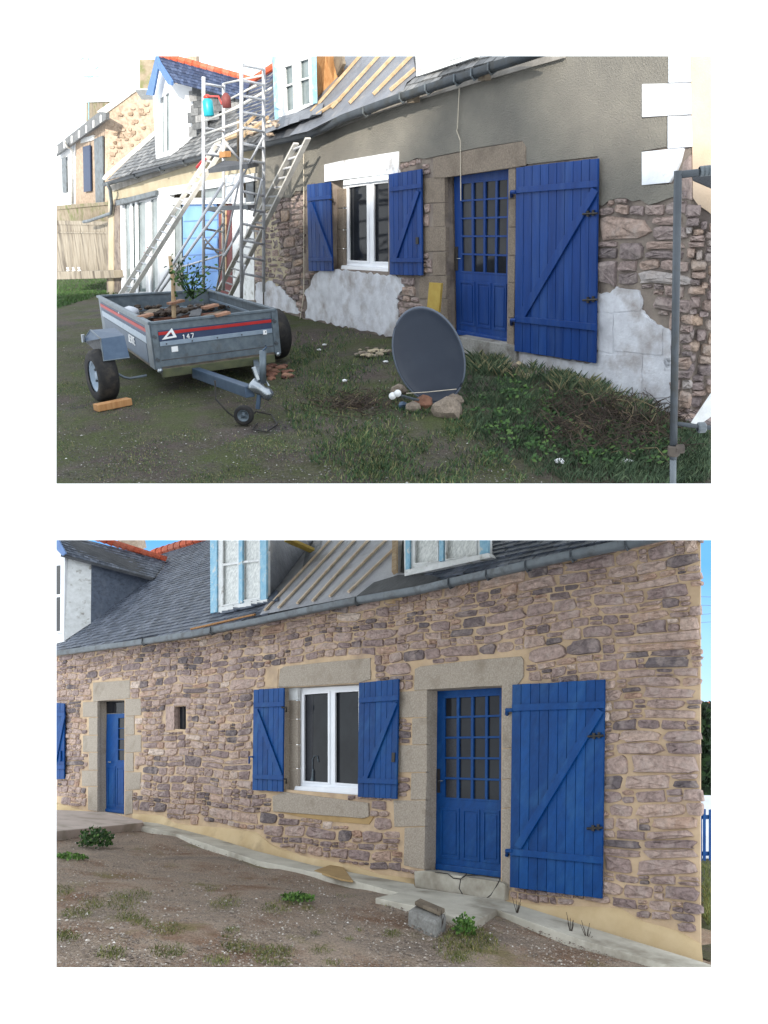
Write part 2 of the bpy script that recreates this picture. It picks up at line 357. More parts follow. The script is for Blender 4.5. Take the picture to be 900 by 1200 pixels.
def P(px, off=0.0): return [CUR[0].W(x, y, off) for x, y in px]
def slab(px, off, th, name, m, parent, bev=0, holes=(), mb=None):
    """flat piece parallel to the wall: outline at distance off in front of it, th thick"""
    b = mb or MB(); b.prism(P(px, off), -CUR[0].N * th, holes=[P(h, off) for h in holes])
    return b if mb is not None else b.build(name, m, parent, bev=bev)
def qp(q, a, b):
    (x0, y0), (x1, y1), (x2, y2), (x3, y3) = q
    return ((x0 * (1 - a) + x1 * a) * (1 - b) + (x3 * (1 - a) + x2 * a) * b, (y0 * (1 - a) + y1 * a) * (1 - b) + (y3 * (1 - a) + y2 * a) * b)
def sub(q, a0, a1, b0, b1): return [qp(q, a0, b0), qp(q, a1, b0), qp(q, a1, b1), qp(q, a0, b1)]
def strip(p, q, w):
    """quad of width w along the segment p-q, pixels"""
    dx, dy = q[0] - p[0], q[1] - p[1]; l = math.hypot(dx, dy); nx, ny = -dy / l * w / 2, dx / l * w / 2
    return [(p[0] + nx, p[1] + ny), (q[0] + nx, q[1] + ny), (q[0] - nx, q[1] - ny), (p[0] - nx, p[1] - ny)]
def ragged(poly, amp=1.3, step=3.5):
    out = []
    for i, a in enumerate(poly):
        c = poly[(i + 1) % len(poly)]; l = math.hypot(c[0] - a[0], c[1] - a[1]); k = max(1, int(l / step)); nx, ny = -(c[1] - a[1]) / max(l, .01), (c[0] - a[0]) / max(l, .01)
        for j in range(k):
            f = j / k; d = R_(-amp, amp); out.append((a[0] + (c[0] - a[0]) * f + nx * d, a[1] + (c[1] - a[1]) * f + ny * d))
    return out
def lerp2(a, b, t): return (a[0] + (b[0] - a[0]) * t, a[1] + (b[1] - a[1]) * t)
def inside(p, poly):
    x, y = p; r = False; j = len(poly) - 1
    for i in range(len(poly)):
        xi, yi = poly[i]; xj, yj = poly[j]
        if (yi > y) != (yj > y) and x < (xj - xi) * (y - yi) / (yj - yi) + xi: r = not r
        j = i
    return r
def poly_area(pts): return abs(sum(pts[i][0] * pts[(i + 1) % len(pts)][1] - pts[(i + 1) % len(pts)][0] * pts[i][1] for i in range(len(pts)))) / 2

# rubble masonry: every stone its own solid, irregular, proud of the mortar
def stone_into(b, S, u0, u1, v0, v1, off, wave, tone, n=12, big=0):
    cu, cv = (u0 + u1) / 2, (v0 + v1) / 2; a, c = (u1 - u0) / 2, (v1 - v0) / 2; tp = R_(-.28, .28)
    sk = R_(-.14, .14) * c; rings = []; ang0 = R_(0, .4); pw = R_(.24, .6)
    shp = []
    for k in range(n):
        t = ang0 + 6.2832 * k / n; cc, ss = math.cos(t), math.sin(t); j = R_(.85, 1.08)
        shp.append((math.copysign(abs(cc) ** pw, cc) * a * j, math.copysign(abs(ss) ** pw, ss) * c * j * (1 + tp * cc) + sk * cc))
    pr = R_(.015, .040) * (1 + big)
    vs = []
    for f, z, jz in ((1, -.012, 0), (.95, pr * .75, .006), (.62, pr, .014 + .008 * big)):
        for x, y in shp:
            zz = z + R_(-jz, jz); u, v = cu + x * f + R_(-1, 1) * .02 * a * (f < .9), cv + y * f
            vs.append(S.at(u, v + wave(u, v), off + zz))
    vs.append(S.at(cu + R_(-.2, .2) * a, cv + wave(cu, cv) + R_(-.2, .2) * c, off + pr + R_(0, .012)))
    fs = []
    for r in range(2):
        for k in range(n): k2 = (k + 1) % n; fs.append((r * n + k, r * n + k2, (r + 1) * n + k2, (r + 1) * n + k))
    for k in range(n): fs.append((2 * n + k, 2 * n + (k + 1) % n, 3 * n))
    b.add(vs, fs, tone)
def masonry(S, region, excl, parent, m, hr=(.11, .24), lr=(1.2, 3.6), stretch=1.3, off=0.0, keep=300, gap=.012, seed=1, tone=None, wamp=.03, gsz=None, bigright=None):
    random.seed(seed); ph = [R_(0, 6.28) for _ in range(4)]
    wave = lambda u, v: wamp * (math.sin(u * 1.3 + ph[0] + v * .8) + .6 * math.sin(u * 3.1 + ph[1] + v * 2.1) + .3 * math.sin(u * 7 + ph[2] - v * 3))
    reg = [S.uv(S.W(x, y)) for x, y in region]; ex = [[S.uv(S.W(x, y)) for x, y in e] for e in excl]
    U0, U1 = min(p[0] for p in reg), max(p[0] for p in reg); V0, V1 = min(p[1] for p in reg) - .1, max(p[1] for p in reg) + .1
    cells = []; v = V1
    def ok(u0, u1, v0, v1):
        for u in (u0, (u0 + u1) / 2, u1):
            for w in (v0, (v0 + v1) / 2, v1):
                q = (u, w + wave(u, w))
                if not inside(q, reg) or any(inside(q, e) for e in ex): return False
        return True
    def put(u0, u1, v0, v1, d=0):
        if ok(u0 + .02, u1 - .02, v0 + .01, v1 - .01): cells.append((u0, u1, v0, v1)); return
        L_ = u1 - u0
        for f in (.88, .76, .62):
            if L_ * f > .12 and ok(u0 + .02, u0 + L_ * f - .02, v0 + .01, v1 - .01): cells.append((u0, u0 + L_ * f, v0, v1)); return
            if L_ * f > .12 and ok(u1 - L_ * f + .02, u1 - .02, v0 + .01, v1 - .01): cells.append((u1 - L_ * f, u1, v0, v1)); return
        if u1 - u0 > .16 * stretch: mu = u0 + (u1 - u0) * R_(.4, .6); put(u0, mu, v0, v1, d + 1); put(mu, u1, v0, v1, d + 1)
        elif v1 - v0 > .09: mv = (v0 + v1) / 2; put(u0, u1, v0, mv, d + 1); put(u0, u1, mv, v1, d + 1)
    while v > V0:
        H = R_(*hr); u = U0 + R_(-.3, 0)
        while u < U1:
            bb = 1.0
            if bigright and u > bigright: bb = 1.45
            L = H * R_(*lr) * stretch * bb; e = min(u + L, U1)
            if U1 - e < .12 * stretch: e = U1
            rr = R_(0, 1)
            if H > .15 and rr < .5:
                k = R_(.35, .65); t = v - H; mvv = t + H * k
                put(u, e, t, mvv)
                if R_(0, 1) < .5 and L > .35: mu = u + (e - u) * R_(.35, .65); put(u, mu, mvv, v); put(mu, e, mvv, v)
                else: put(u, e, mvv, v)
            elif rr < .62 and L > .3:
                mu = u + (e - u) * R_(.55, .75); put(u, mu, v - H, v); k = R_(.4, .6); put(mu, e, v - H, v - H * k); put(mu, e, v - H * k, v)
            else: put(u, e, v - H, v)
            u = e
        v -= H
    items = []
    for c in cells:
        q = [proj(S.at(c[i], c[j] + wave(c[i], c[j]))) for i, j in ((0, 2), (1, 2), (1, 3), (0, 3))]
        x0, y0, x1, y1 = S.rect
        if all(p[0] < x0 or p[0] > x1 or p[1] < y0 or p[1] > y1 for p in q): continue
        items.append((poly_area(q), c))
    items.sort(key=lambda t: -t[0]); rest = MB()
    for k, (ar, (u0, u1, v0, v1)) in enumerate(items):
        g = gap * R_(.7, 1.5); tn = tone() if tone else min(1, max(0, random.gauss(.42, .24)))
        b = MB() if k < keep else rest
        stone_into(b, S, u0 + g, u1 - g, v0 + g * .8, v1 - g * .8, off, wave, tn, big=.3 if ar > 500 else 0)
        if k < keep: b.build('stone', m, parent)
    if rest.v: stuff(rest.build('small_stones', m, parent))
    return len(items)

def slates(pt, n, e1, e2, poly_px, w, ex, name, m, parent, seed=3, S=None):
    """overlapping slates on a roof plane, rows along e1, courses up e2, within a pixel outline"""
    random.seed(seed); S = CUR[0]; b = MB()
    pts = [S.hit(x, y, pt, n) for x, y in poly_px]; q = [((p - pt).dot(e1), (p - pt).dot(e2)) for p in pts]
    a0, a1 = min(t[0] for t in q), max(t[0] for t in q); b0, b1 = min(t[1] for t in q), max(t[1] for t in q)
    nn = n if n.dot(EYE - pt) > 0 else -n; row = 0; y = b0
    while y < b1 + ex:
        x = a0 - (w / 2 if row % 2 else 0)
        while x < a1:
            if inside((x + w / 2, y + ex * .4), q):
                j = R_(-.006, .006); g = .004; l = .006 + R_(0, .006)
                P0 = pt + e1 * (x + g) + e2 * (y + j); P1 = pt + e1 * (x + w - g) + e2 * (y + j + R_(-.003, .003))
                P2 = pt + e1 * (x + w - g) + e2 * (y + ex * 1.5); P3 = pt + e1 * (x + g) + e2 * (y + ex * 1.5)
                vs = [P0 + nn * (l + .014), P1 + nn * (l + .014), P2 + nn * .002, P3 + nn * .002, P0 + nn * .001, P1 + nn * .001]
                b.add(vs, [(0, 1, 2, 3), (4, 5, 1, 0)], R_(0, 1))
            x += w
        y += ex; row += 1
    o = b.build(name, m, parent)
    return stuff(o) if o else None
def slates_quad(p00, p10, p11, p01, nx, ny, nn, name, m, parent, seed=3):
    """courses between four 3-D corners (bottom left, bottom right, top right, top left)"""
    random.seed(seed); b = MB(); f = lambda a, c: (p00 * (1 - a) + p10 * a) * (1 - c) + (p01 * (1 - a) + p11 * a) * c
    for r in range(ny):
        for k in range(-1, nx):
            a0 = max(0, (k + (.5 if r % 2 else 0)) / nx); a1 = min(1, (k + 1 + (.5 if r % 2 else 0)) / nx)
            if a1 - a0 < .1 / nx: continue
            g = .02 / nx; c0 = r / ny; c1 = min(1, (r + 1.4) / ny); l = R_(.010, .018)
            vs = [f(a0 + g, c0) + nn * l, f(a1 - g, c0) + nn * l, f(a1 - g, c1) + nn * .002, f(a0 + g, c1) + nn * .002, f(a0 + g, c0), f(a1 - g, c0)]
            b.add(vs, [(0, 1, 2, 3), (4, 5, 1, 0)], R_(0, 1))
    return stuff(b.build(name, m, parent))
def roofplane(x, y, off, pitch):
    S = CUR[0]; p = S.W(x, y, off); a = math.radians(pitch)
    n = S.N * math.sin(a) + S.U * math.cos(a); e2 = S.U * math.sin(a) - S.N * math.cos(a)
    return p, n, S.R, e2

def inrect(S, p, m=0): x0, y0, x1, y1 = S.rect; return x0 + m < p[0] < x1 - m and y0 + m < p[1] < y1 - m
def scatter(S, poly, n, dens=None):
    x0, x1 = min(p[0] for p in poly), max(p[0] for p in poly); y0, y1 = min(p[1] for p in poly), max(p[1] for p in poly); out = []
    while len(out) < n:
        p = (R_(x0, x1), R_(y0, y1))
        if inside(p, poly) and (dens is None or R_(0, 1) < dens(*p)): out.append(p)
    return out
def blades(b, S, p, hh, w, tone, lean=.5):
    r = S.G(*p); a = R_(0, 6.28); l = R_(.1, lean) * hh
    sd = (S.R * math.cos(a) + S.N * math.sin(a)) * w; ld = (S.R * math.cos(a + 1.3) + S.N * math.sin(a + 1.3)) * l
    vs = [r - sd, r + sd, r + ld * .5 + S.U * hh * .6 + sd * .5, r + ld * 1.3 + S.U * hh]
    if all(inrect(S, proj(q), -.2) for q in vs): b.add(vs, [(0, 1, 2), (0, 2, 3)], tone)
def grassfield(S, poly, n, hr, wr, tones, name, m, label, dens=None, lean=.8, parent=None, clump=1):
    b = MB()
    for p in scatter(S, poly, n // clump, dens):
        for _ in range(clump):
            q = (p[0] + R_(-1, 1) * 3 * (clump > 1), p[1] + R_(-1, 1) * 1.5 * (clump > 1))
            blades(b, S, q, R_(*hr), R_(*wr), min(1, max(0, R_(*tones))), lean)
    o = b.build(name, m, parent)
    return tag(o, label, 'grass', kind='stuff')
def pebbles(S, poly, n, rr, name, m, label, tone=None, dens=None):
    b = MB()
    for p in scatter(S, poly, n, dens):
        c = S.G(*p); r = R_(*rr) * (1.6 if R_(0, 1) < .06 else 1); x = S.R * r * R_(.7, 1.2); y = S.N * r * R_(.7, 1.2); z = S.U * r * R_(.5, .8)
        a = R_(0, 1.5); x, y = x * math.cos(a) + y * math.sin(a), y * math.cos(a) - x * math.sin(a)
        vs = [c - x, c + y, c + x, c - y, c + z + x * R_(-.3, .3)]
        if all(inrect(S, proj(q), 0) for q in vs): b.add(vs, [(0, 1, 4), (1, 2, 4), (2, 3, 4), (3, 0, 4)], tone() if tone else R_(0, 1))
    return tag(b.build(name, m), label, 'gravel', kind='stuff')
def ground(S, name, m, label, u0, u1, n1, nb=-1.5, step=.22, seed=1):
    random.seed(seed); nu = int((u1 - u0) / step); nn = int((n1 - nb) / step); vs = []; fs = []
    for j in range(nn + 1):
        for i in range(nu + 1):
            u = u0 + (u1 - u0) * i / nu; w = nb + (n1 - nb) * j / nn
            d = .012 * math.sin(u * 2.3 + w * 1.7) + .01 * math.sin(u * 4.1 - w * 3.3) + R_(-.008, .008)
            vs.append(S.at(u, S.h(u) + (d if w > .1 else 0) - .01, w))
    for j in range(nn):
        for i in range(nu): a = j * (nu + 1) + i; fs.append((a, a + 1, a + nu + 2, a + nu + 1))
    b = MB(); b.add(vs, fs)
    return tag(b.build(name, m, smooth=True), label, kind='structure')
def gslab(S, px, top, th, name, m, parent=None, bev=0):
    """low slab on the ground: pixel outline of its top face at height top"""
    b = MB(); b.prism([S.G(x, y, top) for x, y in px], -S.U * th)
    return b.build(name, m, parent, bev=bev)

def shutter(parent, q, off, nb, top, bot, mt, diag, dw, batw, hinge='L', label=None, th=.035):
    """ledged and braced shutter; q = pixel quad TL TR BR BL; top, bot = height fractions of the two ledges; diag = pixel segment"""
    S = CUR[0]
    o = MB().prism(P(sub(q, .01, .99, .006, .994), off - .008), -S.N * .012).build('shutter', mt, parent)
    if label: o['label'] = label
    for k in range(nb):
        e = .055 / nb; a0 = k / nb + e * .5; a1 = (k + 1) / nb - e * .5; j = R_(0, .004)
        MB().prism(P(sub(q, a0, a1, R_(0, .003), 1 - R_(0, .003)), off + j), -S.N * (th - .008), tone=R_(.1, .9)).build('plank', mt, o, bev=.003)
    for t in (top, bot): MB().prism(P(sub(q, .0, 1.0, t - batw / 2, t + batw / 2), off + .03), -S.N * .0255).build('ledge', mt, o, bev=.004)
    MB().prism(P(strip(diag[0], diag[1], dw), off + .0285), -S.N * .024).build('brace', mt, o, bev=.004)
    return o
# ================================================================ the repointed stone farmhouse and its yard
CUR[0] = B; S = B
skyb = MB(); c0 = EYE + ray(450, 885) * 70; e1, e2 = RM @ V((1, 0, 0)) * 45, B.U * 45
skyb.sheet([c0 - e1 - e2, c0 + e1 - e2, c0 + e1 + e2, c0 - e1 + e2])
m = bpy.data.materials.new('sky_blue'); m.use_nodes = True; nt = m.node_tree; MATS['sky_blue'] = m
N_, L_ = nt.nodes, nt.links; N_.remove(N_['Principled BSDF'])
em = N_.new('ShaderNodeEmission'); tc = N_.new('ShaderNodeTexCoord'); sp = N_.new('ShaderNodeVectorMath'); sp.operation = 'DOT_PRODUCT'
sp.inputs[1].default_value = B.U; L_.new(tc.outputs['Object'], sp.inputs[0])
mr = N_.new('ShaderNodeMapRange'); mr.inputs[1].default_value = 45 + 3; mr.inputs[2].default_value = 45 + 19; L_.new(sp.outputs['Value'], mr.inputs[0])
cr = N_.new('ShaderNodeValToRGB'); e = cr.color_ramp.elements
e[0].position = 0; e[0].color = (*s(244, 246, 248), 1); e[1].position = 1; e[1].color = (*s(104, 172, 238), 1)
for p_, c_ in ((.12, s(242, 245, 248)), (.2, s(190, 222, 246)), (.55, s(158, 206, 246))): x_ = e.new(p_); x_.color = (*c_, 1)
nz = N_.new('ShaderNodeTexNoise'); nz.inputs['Scale'].default_value = .35; nz.inputs['Detail'].default_value = 4; L_.new(tc.outputs['Object'], nz.inputs['Vector'])
ad_ = N_.new('ShaderNodeMath'); ad_.operation = 'MULTIPLY_ADD'; ad_.inputs[1].default_value = .08; L_.new(nz.outputs['Fac'], ad_.inputs[0])
sb_ = N_.new('ShaderNodeMath'); sb_.operation = 'SUBTRACT'; sb_.inputs[1].default_value = .04; L_.new(mr.outputs[0], sb_.inputs[0]); L_.new(sb_.outputs[0], ad_.inputs[2])
L_.new(ad_.outputs[0], cr.inputs[0]); L_.new(cr.outputs[0], em.inputs['Color']); L_.new(em.outputs[0], N_['Material Output'].inputs['Surface'])
tag(skyb.build('sky', 'sky_blue'), 'blue sky paling to white cloud beyond the repointed farmhouse', kind='structure')

h = thing('farmhouse', S.gz(S.W(450, 1030)), 'long farmhouse of purple stone with fresh sandy mortar joints, blue shutters and slate roof', 'house')
DL = [(114.5, 821), (146, 820), (145.5, 955), (114.5, 951)]       # small door opening
DR = [(500, 808), (588, 803), (587, 1034), (497, 1021)]           # main door opening
WI = [(333, 806), (421, 801), (421, 932), (333, 925)]             # window opening
SLIT = [(205, 828), (218, 827), (218, 855), (205, 854)]
wall = [(40, 1000), (40, 758), (225, 736), (320, 716), (490, 684), (597, 660), (742, 628), (760, 620), (820.5, 612), (820.5, 1000), (821.5, 1160), (680, 1110), (592, 1075), (485, 1060), (300, 1030), (166, 990), (123, 970)]
slab(wall, 0, .012, 'wall', 'mortar_b', h, holes=[DL, DR, WI, SLIT])
# stone masonry
top = [(40, 768), (66, 764), (225, 741), (320, 722), (420, 700), (490, 690), (597, 665), (742, 632), (770, 620), (823, 612)]
bot = [(824, 1108), (795, 1089), (751, 1077), (729, 1063), (704, 1061), (640, 1060), (598, 1052), (592, 1030), (497, 1020), (485, 1028), (444, 1023), (415, 1013), (352, 1001), (317, 988), (300, 973), (262, 968), (226, 966), (205, 963), (190, 954), (155, 952), (104, 950), (66, 941), (40, 938)]
def grow(q, m): cx = sum(p[0] for p in q) / len(q); cy = sum(p[1] for p in q) / len(q); return [(x + math.copysign(m, x - cx), y + math.copysign(m, y - cy)) for x, y in q]
# dressed granite: (outline, which) as single blocks
gr = [[(109, 800), (152, 797), (152, 818), (109, 822)],
      [(97, 823), (114, 822), (114, 840), (97, 840)], [(104, 841), (114, 841), (114, 861), (104, 861)], [(97, 862), (114, 862), (114, 881), (97, 881)],
      [(104, 882), (114, 882), (114, 902), (104, 902)], [(96, 903), (114, 903), (114, 921), (96, 921)], [(103, 922), (114, 922), (114, 951), (103, 949)],
      [(146.5, 819), (165, 819), (165, 838), (146.5, 839)], [(146.5, 840), (157, 839), (157, 861), (146.5, 861)], [(146.5, 862), (165, 861), (165, 881), (146.5, 882)],
      [(146.5, 883), (156, 882), (156, 904), (146.5, 904)], [(146.5, 905), (165, 905), (164, 925), (146.5, 926)], [(146.5, 927), (155, 926), (155, 953), (146.5, 955)]]
jl = [[(467, 811), (500, 808.5), (500, 840), (467, 841)], [(483, 842), (500, 841), (500, 872), (483, 872.5)], [(465.6, 873.5), (500, 873), (500, 904.5), (465.6, 905)],
      [(482, 906), (500, 905.5), (499, 937), (481, 937)], [(461, 938), (499, 938), (498, 968), (462, 969)], [(474, 970), (498, 969), (497, 1019), (473, 1014)]]
jr = [[(588.5, 803), (601, 802), (601, 876), (588.5, 877)], [(588.5, 878), (600, 877), (600, 912), (588, 913)], [(588, 914), (600, 913), (599, 946), (588, 947)], [(588, 948), (599, 947), (598, 1044), (588, 1034)]]
lint = [(486, 784), (492, 781), (560, 773), (610, 769), (613, 773), (613, 793), (606, 803), (560, 804.5), (501, 808), (485, 809)]
wlint = [(328, 784), (333, 781), (380, 776), (434, 771), (434, 796), (421, 800), (326, 805.5)]
wsill = [(319, 933), (333, 928), (431, 941), (432, 957), (425, 959), (320, 951)]
wj = [[(330, 821), (333, 821), (333, 860), (330, 860)]]
patch = [(312, 786), (326, 784), (325, 806), (313, 806)], [(435, 773), (441, 772), (441, 796), (435, 796)]
excl = [grow(q, 1.2) for q in gr + jl + jr + [lint, wlint, wsill]] + [DL, DR, WI, grow(SLIT, 1), list(patch[0]), list(patch[1]),
        [(194, 828), (204, 828), (204, 855), (194, 856)], [(297, 808), (333, 806), (333, 929), (297, 927)], [(598, 801), (606, 801), (604, 1045), (597, 1045)],
        [(605, 806), (704, 802), (701, 1046), (602, 1035)], [(424, 804), (463, 800), (461, 931), (423, 929)],
        [(318, 951), (425, 959), (440, 957), (430, 968), (392, 964), (350, 957)]]
ux = S.uv(S.W(712, 900))[0]
n_st = masonry(S, top + bot, excl, h, 'stone_b', hr=(.062, .17), lr=(1.3, 4.0), stretch=1.3, seed=12, gap=.005, wamp=.022, bigright=ux, keep=300)
for q in gr: slab(q, .012, .06, 'granite_block', 'granite', h, bev=.005)
for q in jl + jr: slab(q, .012, .06, 'granite_block', 'granite', h, bev=.005)
slab(lint, .016, .08, 'lintel', 'granite', h, bev=.007); slab(wlint, .016, .08, 'lintel', 'granite', h, bev=.007)
slab(wsill, .03, .1, 'window_sill', 'granite', h, bev=.007)
for q in patch: slab(ragged(q, .6, 4), .008, .05, 'mortar_patch', 'mortar_b', h)
slab([(318, 950), (425, 958), (440, 954), (432, 966), (392, 963), (350, 957)], .014, .05, 'mortar_patch', 'fresh_mortar', h)
slab([(194, 828), (204, 827), (204, 855), (194, 856)], .02, .08, 'slit_jamb', 'stone_b', h, bev=.006)
slab([(203, 818), (222, 817), (222, 826), (203, 827)], .02, .08, 'slit_jamb', 'stone_b', h, bev=.006)
# reveals behind the openings
def reveal(q, d, th, name, m, parent):
    N = CUR[0].N; b = MB(); p = P(q, -.005); back = [x - N * d for x in p]; k = len(p)
    c = sum(p, V()) / k
    for i in range(k):
        j = (i + 1) % k; b.add([p[i], p[j], back[j], back[i]], [(0, 1, 2, 3)])
    return b.build(name, m, parent)
reveal(DL, .20, 0, 'door_reveal', 'granite', h); reveal(DR, .26, 0, 'door_reveal', 'granite', h)
reveal(WI, .22, 0, 'window_reveal', 'granite', h); reveal(SLIT, .1, 0, 'slit_reveal', 'stone_b', h)
slab(grow(SLIT, 2), -.1, .02, 'slit_back', 'glass', h)
MB().tube([S.W(215, 827, -.05), S.W(215, 855, -.05)], .012, 6).build('slit_bar', 'iron', h)
# sandy plaster skirt, thicker at its foot
sk_t = [(40, 936), (66, 940), (104, 951)], [(155, 953), (190, 955), (205, 964), (226, 967), (262, 969), (300, 974), (317, 989), (352, 1002), (415, 1014), (444, 1024), (485, 1029), (487, 1038)], [(592, 1054), (640, 1061), (704, 1062), (729, 1064), (751, 1078), (795, 1090), (822, 1106)]
sk_b = [(40, 955), (66, 951), (104, 953)], [(155, 963), (200, 968), (300, 999), (368, 1016), (485, 1040), (487, 1042)], [(592, 1060), (680, 1086), (750, 1106), (824, 1130)]
for tt, bb in zip(sk_t, sk_b):
    def rs(l, n):
        out = []
        for i in range(n + 1):
            t = i / n * (len(l) - 1); k = min(int(t), len(l) - 2); out.append(lerp2(l[k], l[k + 1], t - k))
        return out
    n = 22; T, Bo = rs(tt, n), rs(bb, n); vs = []; fs = []
    for i in range(n + 1):
        for k, o_ in enumerate((-.01, .022, .035, .05, .06)):
            vs.append(S.W(*lerp2(T[i], Bo[i], max(0, (k - .6)) / 3.4 if k else -.02), o_ + (R_(-.004, .004) if k else 0)))
    for i in range(n):
        for k in range(4): a_ = i * 5 + k; fs.append((a_, a_ + 5, a_ + 6, a_ + 1))
    MB().add(vs, fs).build('plaster_skirt', 'sand_plaster', h, smooth=True)
# gable return at the right corner
GD = ray(817.5, 885); GD = (GD - S.U * GD.dot(S.U)).normalized()
MB().prism([S.W(821, 600, -.01), S.W(821, 1140, -.01), S.W(821, 1140, -.01) + GD * 4, S.W(821, 600, -.01) + GD * 4], -S.R * .1).build('gable_wall', 'mortar_b', h)
# doors ------------------------------------------------
def glazed_door(parent, q, off, cols, rows, px, label, mt, panels, kick, hand, stile=(.12, .02)):
    """q leaf quad; px = (a0,a1,b0,b1) glazed area in fractions"""
    S = CUR[0]; a0, a1, b0, b1 = px
    d = MB(); d.prism(P(q, off), -S.N * .03, holes=[P(sub(q, a0, a1, b0, b1), off)]); d = d.build('door', mt, parent)
    if label: d['label'] = label
    ga = .16 / cols; gb = .13 / rows; random.seed(9)
    for r in range(rows):
        for c in range(cols):
            aa0, aa1 = a0 + (a1 - a0) * c / cols, a0 + (a1 - a0) * (c + 1) / cols; bb0, bb1 = b0 + (b1 - b0) * r / rows, b0 + (b1 - b0) * (r + 1) / rows
            t = R_(-.002, .002); pp = P(sub(q, aa0, aa1, bb0, bb1), off - .018); pp[0] = pp[0] + S.N * t; pp[2] = pp[2] - S.N * t * .5
            MB().prism(pp, -S.N * .005).build('pane', 'net_curtain' if c == 0 and r >= rows // 3 and cols > 2 else 'glass', d)
    for c in range(cols + 1):
        a = a0 + (a1 - a0) * c / cols; w = (a1 - a0) * .045; MB().prism(P(sub(q, a - w * .5, a + w * .5, b0 - .004, b1 + .004), off + .004), -S.N * .024).build('glazing_bar', mt, d, bev=.003)
    for r in range(rows + 1):
        bq = b0 + (b1 - b0) * r / rows; w = (b1 - b0) * .02; MB().prism(P(sub(q, a0 - .01, a1 + .01, bq - w * .5, bq + w * .5), off + .006), -S.N * .02).build('glazing_bar', mt, d, bev=.003)
    for pq in panels:
        qq = sub(q, *pq); MB().prism(P(qq, off + .010), -S.N * .02, holes=[P(sub(qq, .1, .9, .05, .95), off + .010)]).build('panel_moulding', mt, d, bev=.003)
        MB().prism(P(sub(qq, .16, .84, .09, .91), off + .008), -S.N * .012).build('panel', mt, d, bev=.004)
    if kick: MB().prism(P(sub(q, .0, 1, 1 - kick, 1), off + .035), -S.N * .04).build('weather_bar', mt, d, bev=.012)
    if hand:
        hx, hy = hand; MB().prism(P([(hx - 2, hy - 14), (hx + 1.4, hy - 14), (hx + 1.4, hy + 14), (hx - 2, hy + 14)], off + .008), -S.N * .008).build('lock_plate', 'iron', d)
        MB().tube([S.W(hx, hy, off), S.W(hx, hy, off + .05), S.W(hx + 5, hy, off + .05)], .0055, 6).build('handle', 'chrome', d, smooth=True)
    return d
DRq = [(510, 806), (588, 801), (587, 1029), (510, 1019)]
frame_b = MB().prism(P([(497, 802), (592, 797), (592, 1036), (495, 1024)], -.262), -S.N * .05).build('door_frame', 'blue_b', h)
glazed_door(h, DRq, -.20, 4, 5, (.125, .985, .055, .605), None, 'blue_b', [(.07, .36, .655, .93), (.41, .67, .655, .93), (.72, .97, .655, .93)], .035, (514, 915))
DLq = [(125, 837), (147, 836), (147, 954), (123, 951)]
MB().prism(P([(110, 817), (150, 815), (150, 958), (110, 955)], -.205), -S.N * .05).build('door_frame', 'granite_grey', h)
MB().prism(P([(124, 820), (147, 819), (147, 835), (124, 836)], -.19), -S.N * .02).build('transom_pane', 'glass', h)
glazed_door(h, DLq, -.17, 1, 4, (.60, 1.0, .04, .47), None, 'blue_b', [(.1, .48, .53, .94), (.54, .96, .53, .94)], .03, None)
MB().tube([S.W(127, 893, -.17), S.W(127, 893, -.12), S.W(130, 893, -.12)], .01, 6).build('handle', 'chrome', h)
MB().prism(P([(485, 1021), (497, 1020), (588, 1034), (592, 1037), (591, 1056), (486, 1040)], .07), -S.N * .36).build('door_step', 'concrete', h, bev=.012)
# window ------------------------------------------------
def pvc_window(parent, fr, panes, off, bars=(), label=None, m='pvc', sillpx=None):
    S = CUR[0]; w = MB().prism(P(fr, off), -S.N * .06, holes=[P(p, off) for p in panes]).build('window', m, parent, bev=.004)
    if label: w['label'] = label
    for p in panes:
        MB().prism(P(grow(p, .8), off - .03), -S.N * .006).build('pane', 'glass', w)
        MB().prism(P(grow(p, 2.2), off + .016), -S.N * .02, holes=[P(p, off + .016)]).build('sash', m, w, bev=.005)
    if sillpx: MB().prism(P(sillpx, off + .09), -S.N * .12).build('sill', m, w, bev=.008)
    return w
wf = [(349, 805.5), (422, 800), (422, 928), (349, 924)]
wp = [[(356, 814), (384, 812), (384, 917), (356, 915)], [(392.5, 811.5), (420, 810), (420, 919), (392.5, 917)]]
w_ = pvc_window(h, wf, wp, -.16, sillpx=[(346, 921), (424, 924), (424, 932), (344, 926.5)])
MB().prism(P([(356, 814), (367, 813), (366, 916), (356, 915)], -.188), -S.N * .002).build('curtain_edge', 'net_curtain', w_)
MB().tube([S.W(366, 915, -.18), S.W(366, 890, -.18), S.W(368, 886, -.18), S.W(372, 886, -.18), S.W(373, 893, -.18)], .006, 6).build('tap', 'galv', w_)
MB().lathe(S.W(366, 915, -.18), S.U, [(.03, 0), (.018, .06), (.02, .11), (.008, .15)], 10).build('tap_base', 'galv', w_)
for k, q in enumerate(([(333.5, 822), (349, 821), (349, 842), (333.5, 842)], [(333.5, 843), (349, 843), (349, 872), (333.5, 872)], [(333.5, 873), (349, 873), (349, 900), (333.5, 900)], [(333.5, 901), (349, 901), (349, 926), (333.5, 926)])):
    slab(q, -.10, .05, 'jamb_block', 'granite', h, bev=.005)
slab([(333.5, 806), (349, 805), (349, 820), (333.5, 821)], -.09, .05, 'jamb_block', 'white_old', h)
